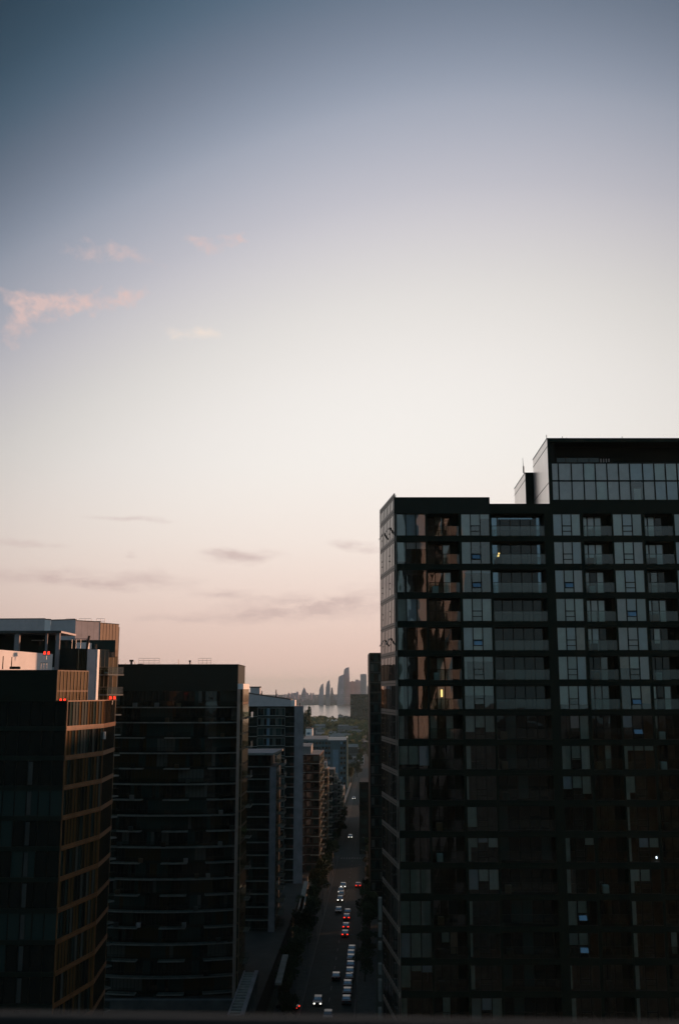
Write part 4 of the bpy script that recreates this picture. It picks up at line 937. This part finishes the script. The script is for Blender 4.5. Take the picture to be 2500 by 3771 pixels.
# overpass parapets on the far road
for nm, lab, pts_ in (('parapet_wall', 'long pale parapet wall left of the far road', ((1246, 3010), (1291, 2882))), ('parapet_wall', 'lit narrow parapet wall right of the far road', ((1324, 2956), (1352, 2838)))):
    q0, q1 = onz(*pts_[0], 1.2), onz(*pts_[1], 1.2); fc = Face(q0[:2], q1[:2]); mb = MB(); s = -1 if pts_[0][0] < 1300 else 1
    mb2 = MB(); fc.box(mb, 0, fc.L, 0, 1.0, -.4, .4, 'concrete'); fc.box(mb, 0, fc.L, 1.0, 1.2, -.55, .55, 'slab_edge')
    tag(mb.build(nm), lab, 'wall', 'parapet walls by the far road')

# ------------------------------------------------------------ far shore city
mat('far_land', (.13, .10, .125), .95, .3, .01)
mb = MB(); xs_ = [-4200 + i * 70 for i in range(121)]
hh = [max(14, 44 + 9 * noise.noise(Vector((x * .0016, 3, 0))) + 7 * noise.noise(Vector((x * .013, 9, 0))) + 4 * noise.noise(Vector((x * .05, 5, 0)))) for x in xs_]
for (ya, yb, fa, fb) in ((4620, 5000, .03, .55), (5000, 5900, .55, 1.0), (5900, 6500, 1.0, .02)):
    for i in range(120): mb.poly([(xs_[i], ya, hh[i] * fa), (xs_[i + 1], ya, hh[i + 1] * fa), (xs_[i + 1], yb, hh[i + 1] * fb), (xs_[i], yb, hh[i] * fb)], 'far_land')
o = mb.build('far_hills'); o['kind'] = 'structure'
def shape(nm, lab, prof, Y, dep, m_='far_tower', group='towers across the lake'):
    t_ = thing(nm, lab, 'skyscraper', (Xat(prof[0][0], Y), Y, 0), group=group); mb = MB()
    pts_ = [(Xat(x, Y), Zat(y, Y)) for x, y in prof]; n = len(pts_)
    i = len(mb.v); mb.v += [(p[0], Y, p[1]) for p in pts_] + [(p[0], Y + dep, p[1]) for p in pts_]; k_ = mb.mi(m_)
    mb.f.append(tuple(range(n))); mb.m.append(k_); mb.f.append(tuple(range(2 * n - 1, n - 1, -1))); mb.m.append(k_)
    for j in range(n): mb.f.append((j, n + j, n + (j + 1) % n, (j + 1) % n)); mb.m.append(k_)
    mb.build('wall', t_)
    xs_ = [p[0] for p in pts_]; zs_ = [p[1] for p in pts_]; x0, x1 = min(xs_), max(xs_)
    zl = min(z for x, z in pts_ if z > 5); f = MB()
    for z in range(8, int(max(zl - 4, 9)), 9): f.box(x0 - .8, x1 + .8, Y - 1, Y + dep * .5, z, z + 1.6, 'roof_pale')
    f.build('balcony_band', t_)
def z3(x, y): return (1000 + .287 * x, 2400 + .287 * y)
def zp(l): return [z3(*p) for p in l]
B_ = 700
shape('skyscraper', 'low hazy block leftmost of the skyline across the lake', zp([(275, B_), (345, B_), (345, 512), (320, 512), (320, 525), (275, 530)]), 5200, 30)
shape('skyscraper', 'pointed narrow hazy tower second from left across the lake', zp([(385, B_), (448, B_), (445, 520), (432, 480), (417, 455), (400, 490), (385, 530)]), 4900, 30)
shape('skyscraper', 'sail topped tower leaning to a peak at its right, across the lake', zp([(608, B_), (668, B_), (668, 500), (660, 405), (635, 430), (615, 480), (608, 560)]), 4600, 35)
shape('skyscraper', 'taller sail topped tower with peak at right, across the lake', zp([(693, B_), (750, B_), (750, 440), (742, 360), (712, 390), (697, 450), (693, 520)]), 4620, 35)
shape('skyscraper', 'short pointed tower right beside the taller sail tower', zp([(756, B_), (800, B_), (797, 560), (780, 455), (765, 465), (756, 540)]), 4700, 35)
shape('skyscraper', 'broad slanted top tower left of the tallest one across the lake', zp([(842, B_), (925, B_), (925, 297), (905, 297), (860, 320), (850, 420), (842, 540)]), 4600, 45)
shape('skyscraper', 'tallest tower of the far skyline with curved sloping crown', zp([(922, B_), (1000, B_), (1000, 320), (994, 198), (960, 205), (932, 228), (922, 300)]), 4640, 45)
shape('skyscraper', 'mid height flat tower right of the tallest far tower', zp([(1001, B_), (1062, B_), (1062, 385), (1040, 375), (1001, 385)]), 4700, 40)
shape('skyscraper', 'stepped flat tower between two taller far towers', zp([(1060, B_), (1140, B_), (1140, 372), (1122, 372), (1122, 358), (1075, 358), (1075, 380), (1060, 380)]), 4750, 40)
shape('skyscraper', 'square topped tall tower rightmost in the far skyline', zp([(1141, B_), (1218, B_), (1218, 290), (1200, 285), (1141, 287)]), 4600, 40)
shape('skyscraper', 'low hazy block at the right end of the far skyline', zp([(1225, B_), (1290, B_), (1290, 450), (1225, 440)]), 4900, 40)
for i in range(80):
    x = 905 + i * 6 + rng.uniform(-4, 4); w_ = rng.uniform(3, 9); y = rng.uniform(2552, 2580); Y = rng.uniform(4650, 5600)
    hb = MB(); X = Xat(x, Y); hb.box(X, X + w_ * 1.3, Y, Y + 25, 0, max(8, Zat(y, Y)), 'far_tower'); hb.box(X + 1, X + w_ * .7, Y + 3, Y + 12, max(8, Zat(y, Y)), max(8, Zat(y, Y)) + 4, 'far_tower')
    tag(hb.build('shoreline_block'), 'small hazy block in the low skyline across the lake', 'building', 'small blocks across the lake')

# ------------------------------------------------------------ trees
def crown_mesh(seed, h, r, n, leaf, m_):
    rg = random.Random(seed); mb = MB()
    cl_ = [(Vector((rg.gauss(0, .38) * r, rg.gauss(0, .38) * r, h * rg.uniform(.42, .95))), r * rg.uniform(.28, .5)) for _ in range(14)]
    for _ in range(n):
        c, rr = rg.choice(cl_); d = Vector((rg.gauss(0, 1), rg.gauss(0, 1), rg.gauss(0, .8))).normalized() * rr * rg.uniform(.6, 1.05)
        p = c + d; u = Vector((rg.gauss(0, 1), rg.gauss(0, 1), rg.gauss(0, 1))).normalized(); v = u.orthogonal().normalized(); s = leaf * rg.uniform(.6, 1.4)
        mb.poly([p - u * s - v * s * .6, p + u * s - v * s * .6, p + u * s * .8 + v * s * .7, p - u * s * .7 + v * s * .8], m_)
    return mb
def trunk_mesh(seed, h):
    rg = random.Random(seed); mb = MB(); mb.tube((0, 0, 0), (0, 0, h * .5), .22, .13, 'bark'); 
    for i in range(6):
        a = i * 1.05 + rg.random(); mb.tube((0, 0, h * rg.uniform(.3, .48)), (math.cos(a) * h * .2, math.sin(a) * h * .2, h * rg.uniform(.6, .8)), .09, .03, 'bark', 5)
    return mb
protos = []
for k_ in range(4):
    t_ = thing('street_tree', '', 'tree', (0, 0, 0)); crown_mesh(k_ + 3, 9, 3.2, 1500, .22, 'leaf' if k_ % 2 else 'leaf_dark').build('crown', t_); trunk_mesh(k_, 9).build('trunk', t_); protos.append(t_)
used = set()
def put_tree(k_, x, y, z, s, label, group):
    src = protos[k_]
    t_ = src if k_ not in used else copy_tree(src); used.add(k_)
    t_.location = (x, y, z); t_.scale = (s, s, s * rng.uniform(.9, 1.15)); t_.rotation_euler[2] = rng.uniform(0, 6.28); t_['label'] = label; t_['group'] = group
    return t_
i = 0
for Y in range(200, 392, 11):
    put_tree(i % 4, road_c(Y) - 8.0 + rng.uniform(-.8, .8), Y + rng.uniform(-2, 2), .14, rng.uniform(.65, .95), 'dark leafy street tree on the left pavement', 'trees on the left pavement'); i += 1
for Y in range(230, 395, 12):
    put_tree(i % 4, road_c(Y) + 7.4 + rng.uniform(-.5, .5), Y, .14, rng.uniform(.6, .9), 'dark leafy street tree on the right pavement', 'trees on the right pavement'); i += 1
for Y in range(430, 660, 14):
    put_tree(i % 4, road_c(Y) + 10 + rng.uniform(-1, 3), Y, 0, rng.uniform(.8, 1.2), 'leafy tree beside the far road, right side', 'trees by the far road'); i += 1
for Y in range(425, 520, 16):
    put_tree(i % 4, road_c(Y) - 7.2, Y, 0, rng.uniform(.6, .9), 'leafy tree beside the far road, left side', 'trees left of the far road'); i += 1
for _ in range(34):
    Y = rng.uniform(700, 1300); x = rng.uniform(1280, 1362); put_tree(i % 4, Xat(x, Y), Y, 0, rng.uniform(.8, 1.2), 'rounded tree in the low quarter beyond the blue block', 'trees in the low quarter'); i += 1
# far-off wood by the lake
rg = random.Random(5); wd_ = MB()
for _ in range(620):
    Y = rg.uniform(1000, 1990) if rg.random() < .2 else rg.uniform(1560, 1990); x = rg.uniform(1105, 1400)
    X = Xat(x, Y); h = rg.uniform(8, 15)
    if abs(X - road_c(Y)) < 9 and Y < 1500: continue
    r_ = h * .42
    for _j in range(34):
        d = Vector((rg.gauss(0, 1), rg.gauss(0, 1), rg.gauss(0, .9))).normalized() * r_ * rg.uniform(.55, 1.0); p = Vector((X, Y, h * .6)) + d
        u = Vector((rg.gauss(0, 1), rg.gauss(0, 1), rg.gauss(0, 1))).normalized(); v = u.orthogonal().normalized(); s = r_ * .3
        wd_.poly([p - u * s - v * s, p + u * s - v * s * .7, p + u * s * .8 + v * s, p - u * s + v * s * .8], 'far_leaf')
o = wd_.build('lakeside_wood'); o['kind'] = 'stuff'; o['label'] = 'dark green wood along the near lake shore'; o['category'] = 'wood'
for k_, (x, y, s) in enumerate(((1137, 2612, 2.0), (1131, 2622, 1.6))):
    Y = 900; put_tree(k_, Xat(x, Y), Y, 0, 2.4, 'tall slim tree rising right of the grey end wall' + (', nearer' if k_ else ''), 'tall trees by the end wall').scale = (1.3, 1.3, Zat(y, Y) / 9)

# ------------------------------------------------------------ cars
def car_proto(m_):
    t_ = thing('car', '', 'car', (0, 0, 0)); L, W_ = 4.4, 1.8
    prof = [(-2.2, .35), (2.2, .35), (2.2, .75), (1.95, .88), (1.0, .98), (.35, 1.42), (-1.1, 1.45), (-1.75, 1.02), (-2.15, .95)]
    mb = MB(); n = len(prof)
    for s, sx in ((-1, -W_ / 2), (1, W_ / 2)):
        mb.v += [(sx * (.82 if z > 1.2 else 1), y, z) for y, z in prof]
    mb.mi(m_); mb.f.append(tuple(range(n))); mb.m.append(0); mb.f.append(tuple(range(2 * n - 1, n - 1, -1))); mb.m.append(0)
    for j in range(n): mb.f.append((j, n + j, n + (j + 1) % n, (j + 1) % n)); mb.m.append(0)
    mb.build('body', t_)
    g = MB(); g.poly([(-.78, .95, 1.02), (.78, .95, 1.02), (.66, .42, 1.40), (-.66, .42, 1.40)], 'car_glass'); g.poly([(-.78, -1.72, 1.08), (-.66, -1.18, 1.42), (.66, -1.18, 1.42), (.78, -1.72, 1.08)], 'car_glass')
    for s in (-1, 1): g.poly([(s * .905, -1.4, 1.05), (s * .905, .8, 1.02), (s * .77, .25, 1.38), (s * .77, -1.0, 1.38)], 'car_glass')
    g.build('window', t_)
    for x in (-.82, .82):
        for y in (-1.35, 1.35): w_ = MB(); w_.tube((x - .1, y, .33), (x + .1, y, .33), .33, .33, 'rubber', 12); w_.build('wheel', t_)
    return t_
proto = {}
def place_car(x, y, m_, toward, lights, label, group, rot=0, dY=0):
    gx, gy = G(x, y)
    if m_ not in proto: proto[m_] = car_proto(m_); t_ = proto[m_]; 
    else: t_ = copy_tree(proto[m_])
    for ch in list(t_.children):
        if ch.name.startswith(('head', 'tail')): bpy.data.objects.remove(ch)
    t_.location = (gx, gy, .012 if not rot else .02); t_.rotation_euler = (0, 0, (math.pi if toward else 0) - SAZ + rot); t_['label'] = label; t_['group'] = group
    for s in (-.62, .62):
        lm = MB(); lm.box(s - .17, s + .17, 2.15, 2.25, .58, .78, 'head_lamp' if lights and toward else 'head_off'); o_ = lm.build('headlight'); o_.parent = t_
        lm = MB(); lm.box(s - .2, s + .2, -2.24, -2.14, .72, .92, 'red_lamp' if lights and not toward else 'tail_off'); o_ = lm.build('taillight'); o_.parent = t_
    return t_
CR_ = 'cars driving toward the viewpoint'; CA = 'cars driving away with tail lights'; CP = 'cars parked along the right kerb'
place_car(1171, 3697, 'car_black', 1, 1, 'black car with two white headlights nearest the bottom of the street', CR_)
place_car(1238, 3605, 'car_black', 0, 0, 'dark unlit car in mid road beside the parked row', CA)
place_car(1264, 3268, 'car_grey', 1, 1, 'grey car with bright headlights leading the far oncoming queue', CR_)
place_car(1256, 3287, 'car_silver', 1, 1, 'silver car with yellowish headlights, second in the far oncoming queue', CR_)
place_car(1257, 3300, 'car_beige', 1, 0, 'pale car without lights in the middle of the oncoming queue', CR_)
place_car(1253, 3318, 'car_black', 1, 1, 'black car with dim headlights at the tail of the oncoming queue', CR_)
place_car(1247, 3360, 'car_black', 1, 0, 'dark car just left of the red lit queue', CR_)
place_car(1319, 3266, 'car_red', 0, 1, 'red car with tail lights alone by the far right kerb', CA)
place_car(1280, 3366, 'car_silver', 0, 0, 'silver car at the head of the red lit queue', CA)
place_car(1277, 3384, 'car_red', 0, 1, 'red car with dim tail lights, second in the queue', CA)
place_car(1274, 3418, 'car_white', 0, 1, 'white car with bright brake lights, third in the queue', CA)
place_car(1271, 3446, 'car_silver', 0, 1, 'silver car with bright brake lights, last in the queue', CA)
pk = [(1296, 3503, 'car_silver', 'silver'), (1293, 3521, 'car_grey', 'grey'), (1292.5, 3537, 'car_white', 'white'), (1291.5, 3562, 'car_blue', 'blue'), (1289, 3586, 'car_silver', 'silver'), (1287, 3607, 'car_beige', 'beige'), (1280.5, 3634, 'car_white', 'white'), (1279, 3662, 'car_beige', 'beige'), (1276, 3692, 'car_silver', 'silver')]
ords = ['first from the far end', 'second from the far end', 'third from the far end', 'fourth from the far end', 'middle of the row', 'fourth from the near end', 'third from the near end', 'second from the near end', 'nearest the bottom']
for (x, y, m_, c), od in zip(pk, ords): place_car(x, y, m_, 0, 0, f'{c} parked car in the kerb row, {od}', CP)
place_car(1303, 2943, 'car_silver', 1, 1, 'small oncoming car with pale headlights on the far road', CR_)
place_car(1290, 3086, 'car_white', 1, 1, 'white car at the cross street junction', CR_)
place_car(1208, 3752, 'car_beige', 1, 0, 'beige car cut by the bottom rail', CR_)
place_car(1060, 3720, 'car_black', 0, 1, 'dark car turning out of the podium driveway, tail light lit', 'cars turning', rot=1.2)
for i in range(16):
    Y = 240 + i * 9.5; 
    if i in (3, 4, 9, 10): continue

# street lamps
def lamp_proto():
    t_ = thing('street_lamp', '', 'street lamp'); mb = MB(); mb.tube((0, 0, 0), (0, 0, 8), .11, .07); mb.build('post', t_)
    mb = MB(); mb.tube((0, 0, 7.9), (1.6, 0, 8.5), .05, .04); mb.build('arm', t_); mb = MB(); mb.box(1.3, 2.1, -.14, .14, 8.42, 8.56, 'grey_concrete'); mb.build('lamp_head', t_); return t_
lp = lamp_proto(); first = True
for Y in range(205, 390, 30):
    for sd_, nm in ((-1, 'left'), (1, 'right')):
        t_ = lp if first else copy_tree(lp); first = False
        t_.location = (road_c(Y) + sd_ * 5.8, Y, .14); t_.rotation_euler[2] = 0 if sd_ < 0 else math.pi; t_['label'] = f'unlit grey street lamp on the {nm} pavement'; t_['group'] = f'street lamps on the {nm} pavement'
# walkers
# ------------------------------------------------------------ haze
mb = MB(); mb.box(-9500, 9500, -400, 12000, -1, 190, 'steel'); hz = mb.build('haze'); hz['kind'] = 'stuff'; hz['label'] = 'thin pinkish evening haze over the city and lake'
hm = bpy.data.materials.new('haze'); hm.use_nodes = True; ht = hm.node_tree; ht.nodes.clear()
ho = N(ht, 'ShaderNodeOutputMaterial'); hv = N(ht, 'ShaderNodeVolumePrincipled'); hv.inputs['Color'].default_value = (.60, .84, .82, 1); hv.inputs['Density'].default_value = .00005
hv.inputs['Anisotropy'].default_value = .3; ht.links.new(hv.outputs[0], ho.inputs['Volume']); hz.data.materials.clear(); hz.data.materials.append(hm)
